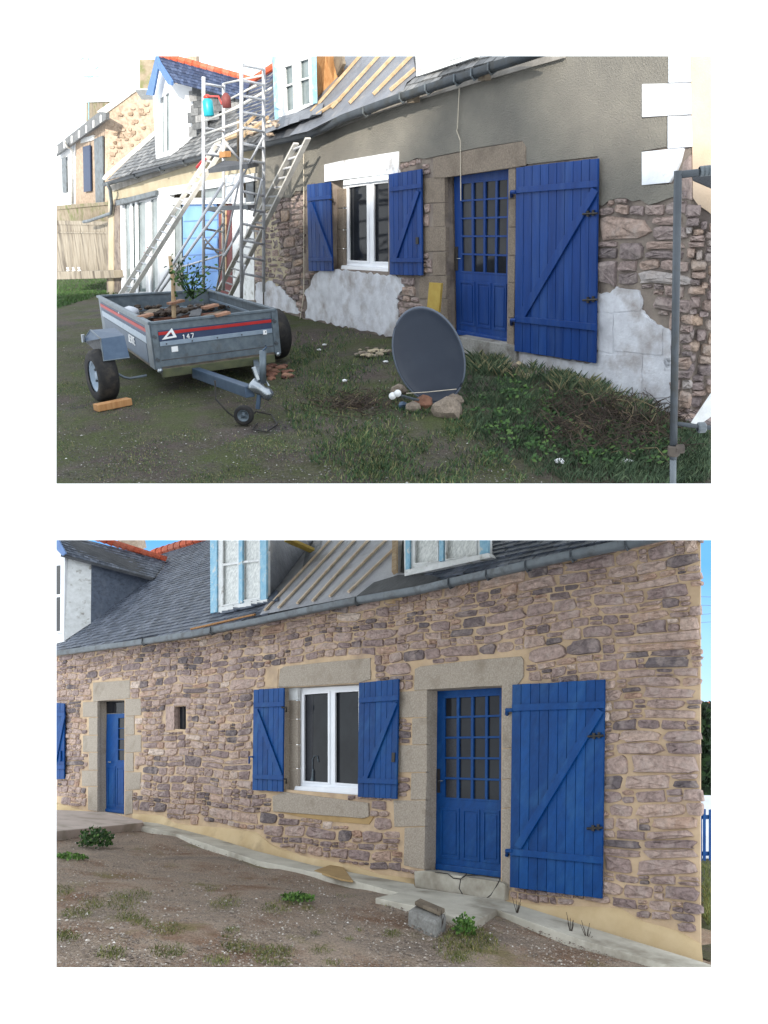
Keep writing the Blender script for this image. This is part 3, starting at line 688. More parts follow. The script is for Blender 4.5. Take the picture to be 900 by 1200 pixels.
# shutters ------------------------------------------------
q1 = [(420.5, 800), (467, 795.5), (464.5, 936.5), (419, 934)]
s1 = shutter(h, q1, .07, 7, .155, .855, 'blue_b', ((463, 823), (427, 913)), 5, .045)
MB().prism(P([(459, 882), (462.5, 882), (462, 893), (458.5, 893)], .085), -S.N * .02).build('latch', 'iron', s1)
q2 = [(297, 808), (332.5, 806), (331, 928), (295.5, 926)]
s2 = shutter(h, q2, .07, 6, .155, .865, 'blue_b', ((299, 832), (328, 909)), 5, .045)
for y in (829, 913): MB().tube([S.W(330, y, .09), S.W(335.5, y, .06), S.W(335.5, y + 5, .03)], .014, 6).build('hinge', 'iron', s2)
MB().tube([S.W(296, 887, .09), S.W(292, 887, .1), S.W(292, 895, .09)], .013, 6).build('catch', 'blue_b', s2)
q3 = [(600, 802), (708.5, 796), (705, 1053.5), (597, 1040)]
s3 = shutter(h, q3, .08, 10, .115, .825, 'blue_b', ((703, 832), (606, 993)), 9, .033)
for y in (832, 997): MB().tube([S.W(601, y, .1), S.W(594, y, .09), S.W(594, y + 5, .02)], .022, 8).build('hinge', 'blue_b', s3)
for x, y in ((698, 862), (697, 970)):
    b = MB(); b.tube([S.W(x - 9, y + 1, .105), S.W(x + 9, y, .105)], .012, 6); b.tube([S.W(x - 2, y - 3, .1), S.W(x - 2, y + 4, .1)], .016, 6); b.tube([S.W(x + 4, y - 4, .1), S.W(x + 4, y + 3, .1)], .014, 6)
    b.build('latch', 'iron', s3)
s4 = shutter(h, [(55, 823), (75.5, 824), (75, 913), (55, 914)], .08, 4, .15, .84, 'blue_b', ((62, 900), (74, 838)), 4, .05)
MB().tube([S.W(71, 880, .1), S.W(71, 892, .1)], .02, 6).build('catch', 'blue_b', s4)

# roof ------------------------------------------------
rp_, rn, re1, re2 = roofplane(450, 697, .32, 44)
def RH(x, y, l=0.0): q = B.hit(x, y, rp_, rn); nn_ = rn if rn.dot(EYE - rp_) > 0 else -rn; return q + nn_ * l
eave = [(40, 769), (66, 764), (225, 741), (320, 722), (420, 700), (490, 688), (597, 663), (742, 632), (800, 618), (845, 606)]
rb = MB(); rb.sheet([RH(x, y) for x, y in eave] + [RH(845, 600), RH(245, 600), RH(242, 632), RH(213, 638), RH(182, 651), RH(150, 660), RH(40, 660)])
roof = rb.build('roof', 'felt_dark', h)
slates(rp_, rn, re1, re2, [(40, 769), (66, 764), (225, 741), (312, 723), (318, 706), (316, 625), (243, 625), (242, 632), (213, 638), (182, 651), (150, 690), (40, 700)], .17, .12, 'slates', 'slate', roof)
slates(rp_, rn, re1, re2, [(490, 688), (597, 663), (742, 632), (800, 618), (830, 608), (570, 600), (572, 652), (500, 672), (480, 684)], .17, .12, 'slates', 'slate', roof)
# roofing felt with battens over the stripped bay, lapped in sheets
ft = [(305, 722), (420, 700), (490, 692), (492, 678), (470, 672), (474, 600), (320, 600), (318, 700)]
MB().sheet([RH(x, y, .02) for x, y in ft]).build('roofing_felt', 'felt_b', roof)
b = MB()
b.prism([RH(x, y, .05) for x, y in [(420, 702), (470, 694), (488, 692), (520, 684), (508, 678), (470, 677), (440, 686)]], re2 * -.01 - rn * .02)
b.build('felt_flap', 'felt_dark', roof)
for a_, c_ in (((312, 718), (393, 630)), ((328, 715), (408, 630)), ((350, 710), (422, 630)), ((368, 707), (438, 630)), ((388, 702), (457, 632)), ((410, 697), (463, 646))):
    MB().bar(RH(*a_, .045), RH(*c_, .045), .036, .03, rn).build('batten', 'timber_b', roof)
MB().bar(RH(466, 676, .08), RH(466, 625, .08), .07, .06, rn).build('post', 'timber', roof)
random.seed(4)
for k in range(9):                                                   # torn felt and slipped slates below the left dormer
    x = 262 + k * 7; y = 722 - k * 1.6
    MB().prism([RH(x, y, .03 + R_(0, .04)), RH(x + 10, y - 3, .03), RH(x + 9, y - 12 + R_(-3, 3), .05), RH(x - 1, y - 9 + R_(-3, 3), .06)], rn * .01).build('slipped_slate', 'slate', roof)
b = MB(); b.tube([RH(225, 739, .03), RH(300, 722, .03)], .02, 5); b.build('eaves_lath', 'timber_orange', roof)
# gutter
gp = [(40, 767.5), (66, 765), (150, 754), (225, 743), (300, 728), (360, 715), (420, 703), (490, 691), (550, 677), (597, 666.5), (660, 652), (742, 635), (800, 621), (845, 610)]
gu = MB(); prof = [(-.055, .03), (-.055, -.02), (-.03, -.055), (.02, -.06), (.05, -.03), (.055, .03)]
pts = [S.W(x, y, .40) for x, y in gp]
vs = []; fs = []
for p in pts: vs += [p + S.N * a_ + S.U * c_ for a_, c_ in prof]
for i in range(len(pts) - 1):
    for k in range(5): a_ = i * 6 + k; fs.append((a_, a_ + 6, a_ + 7, a_ + 1))
gu.add(vs, fs); gut = gu.build('gutter', 'zinc', h, smooth=True)
for x, y in ((420, 703), (529, 682), (619, 662), (672, 650), (736, 636), (573, 672), (250, 738), (170, 751)):
    c_ = S.W(x, y + 1, .40); MB().tube([c_ + S.N * .06 + S.U * .045, c_ + S.N * .062 - S.U * .03, c_ + S.N * .02 - S.U * .072, c_ - S.N * .06 - S.U * .03], .011, 6).build('bracket', 'zinc_dark', gut)
MB().prism(P([(40, 762), (225, 738), (420, 700), (597, 661), (742, 629), (845, 604), (845, 614), (742, 640), (597, 671), (420, 708), (225, 748), (40, 773)], .1), -S.N * .02).build('eaves_board', 'timber_grey', h)
for x, y in ((455, 704), (463, 700)): MB().prism(P([(x - 6, y - 4), (x + 6, y - 5), (x + 5, y + 3), (x - 3, y + 3)], .3), -S.N * .05).build('splinter', 'timber', h)
# left dormer: white cheek strip, slated cheek, slated roof with red ridge
def dormer_L():
    f = P([(50, 640), (66, 640), (76, 650), (75, 752), (50, 758)], .0)
    d = MB().prism(f, -S.N * .06, holes=[P([(57, 664), (73, 662), (72.5, 741), (57, 744)], 0)]).build('dormer', 'white_bright', h)
    MB().prism(P([(57, 664), (73, 662), (72.5, 741), (57, 744)], -.03), -S.N * .01).build('pane', 'glass', d)
    for q in ([(71, 662), (73.5, 662), (73, 742), (70.5, 742)], [(57, 698), (73, 696), (73, 699), (57, 701)], [(57, 741), (73, 739), (73, 743), (57, 746)]): MB().prism(P(q, .0), -S.N * .03).build('window_frame', 'pvc', d)
    T0, B0 = S.W(75, 649, .0), S.W(75, 751, .0); K = RH(180, 677, .02); M1 = RH(107, 731, .02)
    M0 = S.hit(107, 656, T0, (B0 - T0).cross(M1 - T0))
    MB().prism([T0, M0, M1, B0], -S.N * .02 - S.R * .01).build('cheek_plaster', 'white_old', d)
    MB().sheet([M0, K, M1]).build('cheek', 'slate', d)
    nn = (M0 - K).cross(M1 - K).normalized(); nn = nn if nn.dot(EYE - K) > 0 else -nn
    p0 = M0 + nn * .02; a1 = (K - M0).normalized(); a2 = S.U
    slates(p0, nn, (a1 - a2 * a1.dot(a2)).normalized(), a2, [(108, 657), (178, 678), (108, 729)], .22, .13, 'cheek_slates', 'slate', d, 8)
    f0 = S.W(72, 649, .12); r0 = S.W(60, 622, .12); r1 = RH(196, 659, .05); e1_ = RH(181, 680, .04)
    MB().sheet([f0, e1_, r1, r0]).build('dormer_roof', 'felt_dark', d)
    n2 = (e1_ - f0).cross(r0 - f0).normalized(); n2 = n2 if n2.dot(EYE - f0) > 0 else -n2
    slates_quad(f0 - n2 * .0, e1_, r1, r0, 26, 9, n2, 'roof_slates', 'slate', d)
    MB().bar(f0 - n2 * .03, e1_ - n2 * .01, .05, .06, n2).build('eaves_trim', 'felt_dark', d)
    MB().prism(P([(60, 622), (66, 628), (77, 648), (73, 651), (62, 640)], .16), -S.N * .03).build('barge_board', 'blue_barge', d)
    random.seed(2); n_t = 12; ra = S.hit(100, 627, r0, n2) + n2 * .02; rbk = RH(196, 659, .08)
    for k in range(n_t):
        t0, t1 = k / n_t, (k + 1.1) / n_t; p_, q_ = ra.lerp(rbk, t0), ra.lerp(rbk, t1)
        MB().tube([p_ + S.U * .01, q_], [.075, .09], 8, tone=R_(0, 1)).build('ridge_tile', 'ridge_red', d)
    return d
dormer_L()
ra, rbk = RH(180, 651, .05), RH(246, 631, .05)
for k in range(9): MB().tube([ra.lerp(rbk, k / 9), ra.lerp(rbk, (k + 1.08) / 9)], [.11, .13], 8, tone=R_(0, 1)).build('ridge_tile', 'ridge_red', roof)
# middle dormer with net-curtained casement
def dormer(parent, front, lites, cas, off, frame='white_old', label=None, bars=(), pm='curtain'):
    """front outline, glass areas, blue casing strips; all in one upright plane"""
    d = MB().prism(P(front, off), -S.N * .08, holes=[P(l, off) for l in lites]).build('dormer', frame, parent)
    if label: d['label'] = label
    for l in lites:
        MB().prism(P(grow(l, 1), off - .04), -S.N * .008).build('pane', pm, d)
        MB().prism(P(grow(l, 1.6), off + .012), -S.N * .03, holes=[P(l, off + .012)]).build('sash', 'white_old', d, bev=.003)
        for t in bars: MB().prism(P(sub(l, -.03, 1.03, t - .015, t + .015), off + .01), -S.N * .03).build('glazing_bar', 'white_old', d)
    for c in cas: MB().prism(P(c, off + .03), -S.N * .04, ).build('casing', 'blue_pale', d, bev=.004)
    return d
bp = RH(283, 713); o2 = S.off(bp) + .02
d2 = dormer(h, [(246, 620), (312, 616), (312, 706), (262, 716), (247, 720)], [[(261, 620), (278, 619), (278, 705), (261, 709)], [(285, 619), (303, 618), (303, 700), (285, 703)]],
       [[(246, 620), (254, 620), (254, 717), (246.5, 719)], [(279.5, 618), (284, 618), (284, 706), (279.5, 707)], [(304.5, 618), (312, 617), (312, 706), (305, 708)]], o2, bars=(.47,))
MB().prism(P([(256, 713), (313, 702), (313, 706), (258, 718)], o2 + .06), -S.N * .08).build('sill', 'white_old', d2)
T = S.W(312, 612, o2); Bq = S.W(312, 708, o2); K = RH(376, 647, .03); K2 = RH(380, 618, .03)
MB().sheet([T, K2, K, Bq]).build('cheek', 'felt', d2)
MB().bar(S.hit(336, 632, T, (Bq - T).cross(K - T)), S.hit(366, 645, T, (Bq - T).cross(K - T)), .12, .05, S.N).build('trim_board', 'timber_yellow', d2)
o3 = S.off(RH(500, 672)) + .02
d3 = dormer(h, [(473, 610), (572, 606), (572, 651), (500, 668), (474, 674)], [[(486, 612), (512, 611), (512, 656), (486, 660)], [(523, 611), (557, 610), (557, 650), (523, 655)]],
       [[(475, 610), (480, 610), (480, 670), (475, 671)], [(514.5, 611), (519.5, 611), (519.5, 657), (514.5, 658)], [(562, 606), (572, 606), (572, 650), (562, 652)]], o3, label=None)
MB().prism(P([(474, 668), (572, 648), (576, 653), (474, 675)], o3 + .08), -S.N * .1).build('sill', 'white_old', d3)
tag(MB().prism([EYE + ray(x, y) * 25 for x, y in [(134, 620), (158, 620), (163, 645), (140, 640)]], RM @ V((0, 1, 0)) * .8).build('chimney', 'stone_warm', None), 'stone chimney stack showing just above the red ridge tiles', 'chimney')

# ground, terrace, pavement ------------------------------------------------
gb = ground(S, 'yard_ground', 'ground_b', 'worn gravel and earth yard in front of the repointed farmhouse', S.uv(S.W(20, 900))[0] - 1, S.uv(S.W(834, 900))[0] + 3.5, 9, seed=4)
t_ = gslab(S, [(40, 948), (66, 949), (123, 951.5), (167, 961.5), (168, 964), (66, 974), (40, 977)], .10, .2, 'terrace', 'terrace', bev=.01); tag(t_, 'low pinkish concrete terrace before the narrow blue door', kind='structure')
pv = gslab(S, [(168, 963), (200, 966), (300, 997), (368, 1014), (485, 1036), (487, 1040), (591, 1055), (680, 1083), (823, 1127), (835, 1131), (835, 1147), (790, 1133), (680, 1101), (582, 1066), (556, 1081), (498, 1064), (440, 1052), (466, 1046), (400, 1028), (369, 1022), (300, 1008), (200, 975), (160, 967)], .05, .16, 'pavement', 'concrete', bev=.008)
tag(pv, 'narrow pale concrete strip along the foot of the wall', kind='structure')
pt_ = gslab(S, [(368, 1020), (388, 1013), (402, 1016), (414, 1032), (400, 1030)], .056, .02, 'mortar_spill', 'fresh_mortar', bev=.004); tag(pt_, 'brown spill of dried mortar on the concrete strip', 'mortar')
# stone trough block
random.seed(3)
c1, c2, c3 = S.G(477, 1081, .0), S.G(511, 1097, .0), S.G(524, 1087, .0)
bx = MB(); dv = c3 - c2; hh = .11
pb = [c1, c2, c2 + dv, c1 + dv]; bx.prism([p + S.U * (hh + R_(-.015, .015)) + (p - sum(pb, V()) / 4) * -.04 for p in pb], -S.U * (hh + .06))
blk = bx.build('stone_block', 'granite_grey', None, bev=.03); tag(blk, 'rough grey brown stone block lying beside the concrete landing', 'stone block')
mm = [p.lerp(sum(pb, V()) / 4, .12) + S.U * (hh + .004) for p in pb]
bb_ = MB().prism([mm[0].lerp(mm[3], .45), mm[1].lerp(mm[2], .45), mm[2], mm[3]], S.U * .035).build('brown_crust', 'timber_grey', blk, bev=.01)
# cable loop on the step
lp = [(510, 1022), (525, 1024), (531, 1029), (540, 1030), (546, 1026), (565, 1026), (586, 1029)]
cb = MB(); cb.tube([S.W(x, y, .09) for x, y in lp], .0055, 6)
loop = [(547, 1024), (540, 1030), (538, 1041), (543, 1050), (555, 1057), (566, 1056), (575, 1049), (582, 1038), (586, 1030)]
cb.tube([S.W(x, y, .09 + .02 * k) for k, (x, y) in enumerate(loop)], .0055, 6)
tag(cb.build('cable', 'iron', None, smooth=True), 'thin dark cable looped over the grey door step', 'cable')
# plants
def leafy(S, x, y, wpx, hpx, n, m, label, name='weed', cat='plant', lsz=.05, seed=1, offh=0):
    random.seed(seed); g0 = S.G(x, y, offh); sc = (S.W(x, y) - S.W(x + 1, y)).length * 0 + (g0 - EYE).length / F; b = MB()
    for _ in range(n):
        a = R_(0, 6.28); r = math.sqrt(R_(0, 1)) * wpx * sc / 2; hh = R_(.05, 1) * hpx * sc * (1 - .4 * r / (wpx * sc / 2))
        c = g0 + S.R * math.cos(a) * r + S.N * math.sin(a) * r * .8 + S.U * hh
        d = V((R_(-1, 1), R_(-1, 1), R_(-.2, .9))).normalized(); w = d.orthogonal().normalized() * lsz * .35; l = d * lsz * R_(.6, 1.2)
        b.add([c, c + l * .5 + w, c + l, c + l * .5 - w], [(0, 1, 2, 3)], R_(0, 1))
    o = tag(b.build(name, m), label, cat); return o
leafy(S, 111, 992, 38, 20, 420, 'leaf', 'dark green bushy weed by the terrace edge', lsz=.05, seed=2)
leafy(S, 82, 1006, 40, 5, 300, 'leaf_b', 'flat green weed patch at the left, in front of the terrace', lsz=.035, seed=3)
leafy(S, 349, 1056, 38, 8, 340, 'leaf_b', 'low green weed growing alone in the middle of the gravel', lsz=.03, seed=4)
leafy(S, 545, 1096, 22, 22, 170, 'leaf_b', 'bright green weed sprouting beside the stone block', lsz=.04, seed=5)
random.seed(21)
grassfield(S, [(525, 1084), (560, 1086), (600, 1112), (610, 1134), (480, 1134), (500, 1104), (524, 1096)], 1300, (.012, .035), (.003, .006), (.1, 1), 'verge_grass', 'grass_b', 'thin yellow green grass around the stone block', lambda x, y: max(0, 1 - ((x - 548) / 48) ** 2 - ((y - 1100) / 32) ** 2))
blob = [(R_(70, 560), R_(1040, 1130), R_(6, 26)) for _ in range(46)]
def dn(x, y): return max([0] + [1 - ((x - a) ** 2 + ((y - b_) * 2.6) ** 2) / r ** 2 for a, b_, r in blob])
grassfield(S, [(66, 1010), (200, 1020), (480, 1060), (560, 1133), (66, 1133)], 6500, (.008, .028), (.002, .004), (0, .9), 'sparse_grass', 'grass_b', 'sparse low grass tufts in the gravel yard', dn)
pebbles(S, [(66, 978), (166, 968), (300, 1012), (440, 1056), (556, 1086), (582, 1070), (790, 1133), (66, 1133)], 9000, (.004, .014), 'gravel', 'pebble_b', 'loose pale gravel and grit scattered on the yard', lambda: R_(0, 1) ** 1.4)
for k, (x, y) in enumerate(((669, 1096), (688, 1102), (606, 1072), (517, 1060 + 28))):
    g0 = S.G(x, y, .02); b = MB(); random.seed(k)
    for _ in range(7): b.tube([g0, g0 + V((R_(-.05, .05), R_(-.05, .05), 0)) + S.U * R_(.06, .16)], [.004, .002], 4, tone=.2)
    tag(b.build('dry_weed', 'brush'), ['dead weed stalks, second clump from the corner along the strip', 'dead weed stalks, clump nearest the house corner', 'dead weed stalks sprouting at the joint of the landing', 'dead stalks beside the stone block'][k], 'weed')
# beyond the gable: field, blue fence, white wall, hedge, red roof
def far(pxs, d, th, name, m, lab, cat, **k):
    c_ = B.U.cross(RM @ V((0, 1, 0))).normalized(); n_ = c_.cross(B.U).normalized(); p0 = EYE + ray(828, 900) * d
    o = MB().prism([B.hit(x, y, p0, n_) for x, y in pxs], (n_ if n_.dot(EYE - p0) < 0 else -n_) * th)
    return tag(o.build(name, m, None, **k), lab, cat)
p0 = S.W(823, 1020, -1.0)
fe = thing('picket_fence', EYE + ray(828, 1012) * 14, 'blue wooden picket fence beyond the house corner', 'fence')
c_ = B.U.cross(RM @ V((0, 1, 0))).normalized(); n_ = c_.cross(B.U).normalized(); fp = EYE + ray(828, 960) * 14
FH = lambda x, y, d=0: B.hit(x, y, fp, n_) - n_ * d
for x in (819.5, 824, 831, 837): MB().prism([FH(x, 948 + (x > 825) * 1), FH(x + 3.2, 948), FH(x + 3.2, 1009), FH(x, 1008)], n_ * .02).build('picket', 'blue_b', fe)
for y in (955, 998): MB().prism([FH(815, y, -.025), FH(840, y, -.025), FH(840, y + 5, -.025), FH(815, y + 5, -.025)], n_ * .03).build('rail', 'blue_b', fe)
far([(815, 932), (840, 932), (840, 1006), (815, 1006)], 17, .2, 'garden_wall', 'whitewash', 'white garden wall seen behind the blue picket fence', 'wall')
hb = MB(); random.seed(8)
for _ in range(2600):
    x, y = R_(817, 840), R_(824 + R_(0, 8), 934); c0 = EYE + ray(x, y) * R_(19, 21); d = V((R_(-1, 1), R_(-1, 1), R_(-1, 1))).normalized() * .13; w = d.orthogonal().normalized() * .06
    hb.add([c0 - d, c0 + w, c0 + d, c0 - w], [(0, 1, 2, 3)], R_(0, 1))
tag(hb.build('hedge', 'hedge_leaf'), 'tall dark evergreen hedge beyond the house corner', 'hedge')
rh = thing('distant_house', EYE + ray(828, 930) * 27, 'distant house with a red ridge line above the dark hedge', 'house')
p_ = EYE + ray(828, 860) * 27; FR = lambda x, y: B.hit(x, y, p_, n_)
MB().prism([FR(812, 826), (FR(845, 825)), FR(845, 940), FR(812, 940)], n_ * 1).build('wall', 'slate_grey', rh)
MB().prism([FR(812, 823), FR(845, 821.5), FR(845, 825), FR(812, 826.5)], n_ * 1.1).build('ridge', 'ridge_red', rh)
for k, (y0, y1) in enumerate(((699, 700), (709, 710), (721, 718), (730, 728))):
    tag(MB().tube([EYE + ray(815, y0) * 30, EYE + ray(845, y1) * 30], .008, 4).build('overhead_wire', 'zinc'), ['topmost', 'second from the top', 'third from the top', 'lowest'][k] + ' of the thin wires across the blue sky strip', 'wire', 'wires in the sky by the corner')
fg = MB().sheet([S.G(816, 1000), S.G(845, 1003), S.G(845, 1130), S.G(816, 1120)])
tag(fg.build('side_lawn', 'ground_a'), 'rough grass strip beyond the house corner', kind='structure')
random.seed(31)
grassfield(S, [(822, 1012), (834, 1012), (834, 1090), (826, 1080)], 500, (.05, .12), (.004, .008), (0, .8), 'side_grass', 'grass_b', 'grass tufts below the blue picket fence')
# ================================================================ the same kind of farmhouse under repair, its yard, scaffold and trailer
CUR[0] = A; S = A; random.seed(77)
h = thing('farmhouse', S.gz(S.W(450, 390)), 'farmhouse under repair, grey render half stripped to bare stone, blue shutters and scaffolding', 'house')
DR = [(521, 207), (596, 197), (594, 405), (525, 394)]
WI = [(389, 212), (455, 203), (455, 319), (389, 315)]
PAT = [(139, 230), (199, 222), (199, 350), (141, 346)]
SHED = [(196, 226), (298, 210), (298, 352), (196, 350)]
wall = [(125, 345), (127, 212), (238, 178), (300, 166), (362, 156), (400, 137), (473, 110), (603, 66), (640, 55), (809, 20), (809, 515), (785, 500), (604, 440), (536, 425), (462, 405), (358, 385), (240, 360)]
slab(wall, 0, .12, 'wall', 'mortar_a', h, holes=[DR, WI, PAT, SHED])
# grey roughcast render, its torn lower edge proud of the stone
rend = [(299, 168), (362, 158), (400, 139), (473, 112), (603, 67), (640, 55), (783, 26), (783, 97), (752, 104), (752, 139), (781, 136), (781, 172), (752, 177), (752, 217), (782, 216), (799, 214), (799, 228), (787, 231), (771, 237), (760, 240),
        (750, 234), (741, 236), (733, 232), (724, 232), (713, 235), (706, 241), (700, 240), (700, 183), (622, 192), (614, 192), (612, 165), (560, 173), (507, 184), (497, 186), (488, 185), (480, 189), (469, 190), (467, 203), (380, 214), (378, 218), (366, 214), (358, 224), (346, 224), (341, 232), (330, 231), (322, 244), (312, 246), (299, 262)]
slab(rend, .022, .03, 'grey_render', 'render', h)
slab([(127, 213), (238, 181), (299, 168), (299, 212), (240, 219), (199, 223), (133, 234), (133, 350), (127, 349)], .02, .02, 'beige_render', 'render_beige', h)
slab([(299, 262), (312, 247), (322, 245), (330, 300), (338, 318), (322, 340), (299, 330)], .016, .02, 'beige_render', 'render_beige', h)
# whitewashed patches of the base and the white corner stones
ww = [[(389, 316), (404, 317), (456, 323), (470, 325), (472, 336), (465, 350), (468, 368), (463, 396), (405, 383), (359, 373), (358, 340), (366, 330), (372, 318)],
      [(299, 332), (318, 330), (330, 338), (345, 352), (352, 368), (340, 366), (299, 357)]]
for q in ww: slab(ragged(q, 1.8), .018, .03, 'whitewash_patch', 'whitewash_worn', h)
blk = [[(700, 345), (714, 344), (722, 337), (748, 341), (751, 350), (750, 364), (715, 366), (700, 365)], [(700, 367), (718, 367.5), (718, 414), (700, 410)], [(719.5, 368), (752, 366), (764, 378), (776, 384), (776, 416), (719.5, 411)],
       [(777.5, 385), (786, 386), (786, 436), (777.5, 434)], [(682, 428), (682, 446), (604, 430), (604, 412), (696, 428)], [(698, 413), (719, 416), (752, 415), (752, 440), (752, 470), (684, 447), (684, 430), (698, 428)], [(753.5, 418), (786, 420), (786, 484), (753.5, 471)]]
slab(ragged([(700, 344), (714, 343), (722, 336), (749, 340), (753, 352), (752, 362), (766, 378), (777, 384), (787, 386), (787, 486), (752, 471), (684, 448), (604, 431), (604, 411), (696, 427), (700, 420)], 1.6), .014, .02, 'whitewash_coat', 'whitewash_worn', h)
for q in blk: slab(ragged(q, .7, 5), .020, .02, 'whitewashed_block', 'whitewash_worn', h)
for q in ([(783, 20), (809, 18), (809, 96.5), (783, 97)], [(752, 98.5), (809, 97.5), (809, 134), (752, 137.5)], [(782, 136), (809, 135.5), (809, 172), (782, 174.5)], [(752, 178), (781, 175), (800, 173.5), (796, 190), (790, 205), (784, 214), (752, 217)]):
    slab(q, .034, .06, 'white_quoin', 'whitewash', h, bev=.008)
slab([(793, 216), (800, 190), (809, 180), (809, 235), (800, 232)], .02, .05, 'quoin_core', 'stone_a', h, bev=.02)
# bare stone
excl = [grow(DR, 1), grow(WI, 1), grow(PAT, 1), grow(SHED, 1)]
tn = lambda: min(1, max(0, random.gauss(.45, .25)))
def pt_in(q): return [list(p) for p in q]
cov = [rend, *ww, [(700, 335), (752, 338), (786, 386), (786, 490), (604, 440), (604, 412), (697, 427), (700, 345)], [(358, 213), (389, 211), (389, 318), (359, 318)], [(454, 202), (495, 196), (495, 324), (455, 323)], [(602, 195), (700, 184), (698, 427), (602, 412)]]
gj = [[(494, 209), (521, 207.5), (521, 237), (494, 238)], [(507.6, 239), (521, 238), (521, 265), (507.6, 266)], [(494, 267), (522, 266), (522, 294), (494, 295)], [(507, 296), (522, 295), (522, 322.5), (507, 323)],
      [(492, 324), (523, 323.5), (523, 350), (491, 350)], [(498, 351), (524, 351), (525, 392), (525, 403), (496, 397)]]
gr_ = [[(596, 199), (604, 197), (604, 232), (596, 233)], [(596, 234), (604, 233), (604, 265.5), (596, 266)], [(596, 267), (604, 266.5), (604, 299), (596, 299)], [(595.5, 300), (603.5, 300), (603, 331), (595.5, 331)], [(595, 332), (603, 332), (602, 372), (595, 372)], [(594.5, 373), (602, 373), (602, 412), (594.5, 406)]]
lint = [(507, 185), (560, 174), (612, 165.5), (616, 172), (616, 194), (597, 197), (522, 208), (508, 208.5)]
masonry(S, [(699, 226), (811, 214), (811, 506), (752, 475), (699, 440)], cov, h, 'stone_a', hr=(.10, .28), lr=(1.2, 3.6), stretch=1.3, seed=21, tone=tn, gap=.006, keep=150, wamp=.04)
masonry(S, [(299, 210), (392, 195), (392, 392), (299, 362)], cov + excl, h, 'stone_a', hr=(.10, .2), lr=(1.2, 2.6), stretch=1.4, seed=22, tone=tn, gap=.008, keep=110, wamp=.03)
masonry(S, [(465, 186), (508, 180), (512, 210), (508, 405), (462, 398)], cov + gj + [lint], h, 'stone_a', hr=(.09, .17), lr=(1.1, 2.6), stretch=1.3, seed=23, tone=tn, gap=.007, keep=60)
for q in gj + gr_: slab(q, .014, .06, 'granite_block', 'granite_a', h, bev=.005)
slab(lint, .030, .1, 'lintel', 'granite_a', h, bev=.006)
slab([(380, 193), (400, 188.5), (466, 177.5), (466, 203), (400, 210.5), (389, 212), (380, 213)], .045, .1, 'white_lintel', 'whitewash', h, bev=.006)
slab([(358, 214), (388, 213), (388, 222), (358, 226)], .012, .03, 'white_lintel_end', 'mortar_a', h)
reveal(DR, .15, 0, 'door_reveal', 'granite_a', h); reveal(WI, .2, 0, 'window_reveal', 'granite_a', h)
DRq = [(532, 205), (597, 198), (594, 403), (535, 392)]
MB().prism(P([(518, 200), (600, 190), (598, 412), (530, 400)], -.155), -S.N * .05).build('door_frame', 'blue_a', h)
glazed_door(h, DRq, -.115, 4, 5, (.11, .985, .055, .605), None, 'blue_a', [(.07, .36, .66, .93), (.41, .67, .66, .93), (.72, .97, .66, .93)], .03, (535, 303))
MB().prism(P([(530, 396), (536, 394), (604, 406), (604, 428), (530, 411)], .07), -S.N * .34).build('door_step', 'granite_grey', h, bev=.012)
wf = [(402, 217), (456, 210), (456, 318), (403, 314)]
wp = [[(408, 220), (429.5, 217), (430, 306), (409, 305)], [(437.5, 216), (455.5, 214), (455.5, 307), (438, 306.5)]]
w_ = pvc_window(h, wf, wp, -.15, sillpx=[(400, 311), (457, 315), (457, 320), (399, 316)])
for k, (a_, b_) in enumerate((((389, 222), (403, 221)), ((389, 245), (403, 245)), ((389, 270), (403, 270)), ((389, 292), (403, 292)))):
    d_ = (22, 24, 21, 22)[k]; slab([a_, b_, (b_[0], b_[1] + d_), (a_[0], a_[1] + d_)], -.09, .05, 'jamb_block', 'granite_a', h, bev=.004)
# shutters
s1 = shutter(h, [(455.5, 204), (493.5, 198), (494.5, 323), (456.5, 322)], .07, 7, .155, .855, 'blue_a', ((489, 224), (461, 306)), 4.4, .042)
MB().prism(P([(487, 278), (490, 278), (490, 286), (487, 286)], .085), -S.N * .02).build('latch', 'iron', s1)
s2 = shutter(h, [(359.5, 216.5), (386.5, 213), (389.5, 318), (361.5, 317.5)], .07, 6, .17, .865, 'blue_a', ((363, 237), (387, 303)), 4, .042)
for y in (233, 304): MB().tube([S.W(386, y, .09), S.W(390, y, .06), S.W(390, y + 4, .03)], .014, 6).build('hinge', 'iron', s2)
s3 = shutter(h, [(604.5, 196), (700.5, 185), (697.5, 426), (602.5, 411.5)], .08, 10, .125, .825, 'blue_a', ((697, 222), (608, 375)), 8.5, .033)
for y in (225, 375): MB().tube([S.W(605, y, .1), S.W(599.5, y, .09), S.W(599.5, y + 5, .02)], .022, 8).build('hinge', 'blue_a', s3)
for x, y in ((691, 250), (691, 351)):
    b = MB(); b.tube([S.W(x - 8, y + 1, .105), S.W(x + 9, y, .105)], .012, 6); b.tube([S.W(x - 2, y - 3, .1), S.W(x - 2, y + 4, .1)], .016, 6); b.tube([S.W(x + 4, y - 4, .1), S.W(x + 4, y + 3, .1)], .014, 6)
    b.build('latch', 'iron', s3)
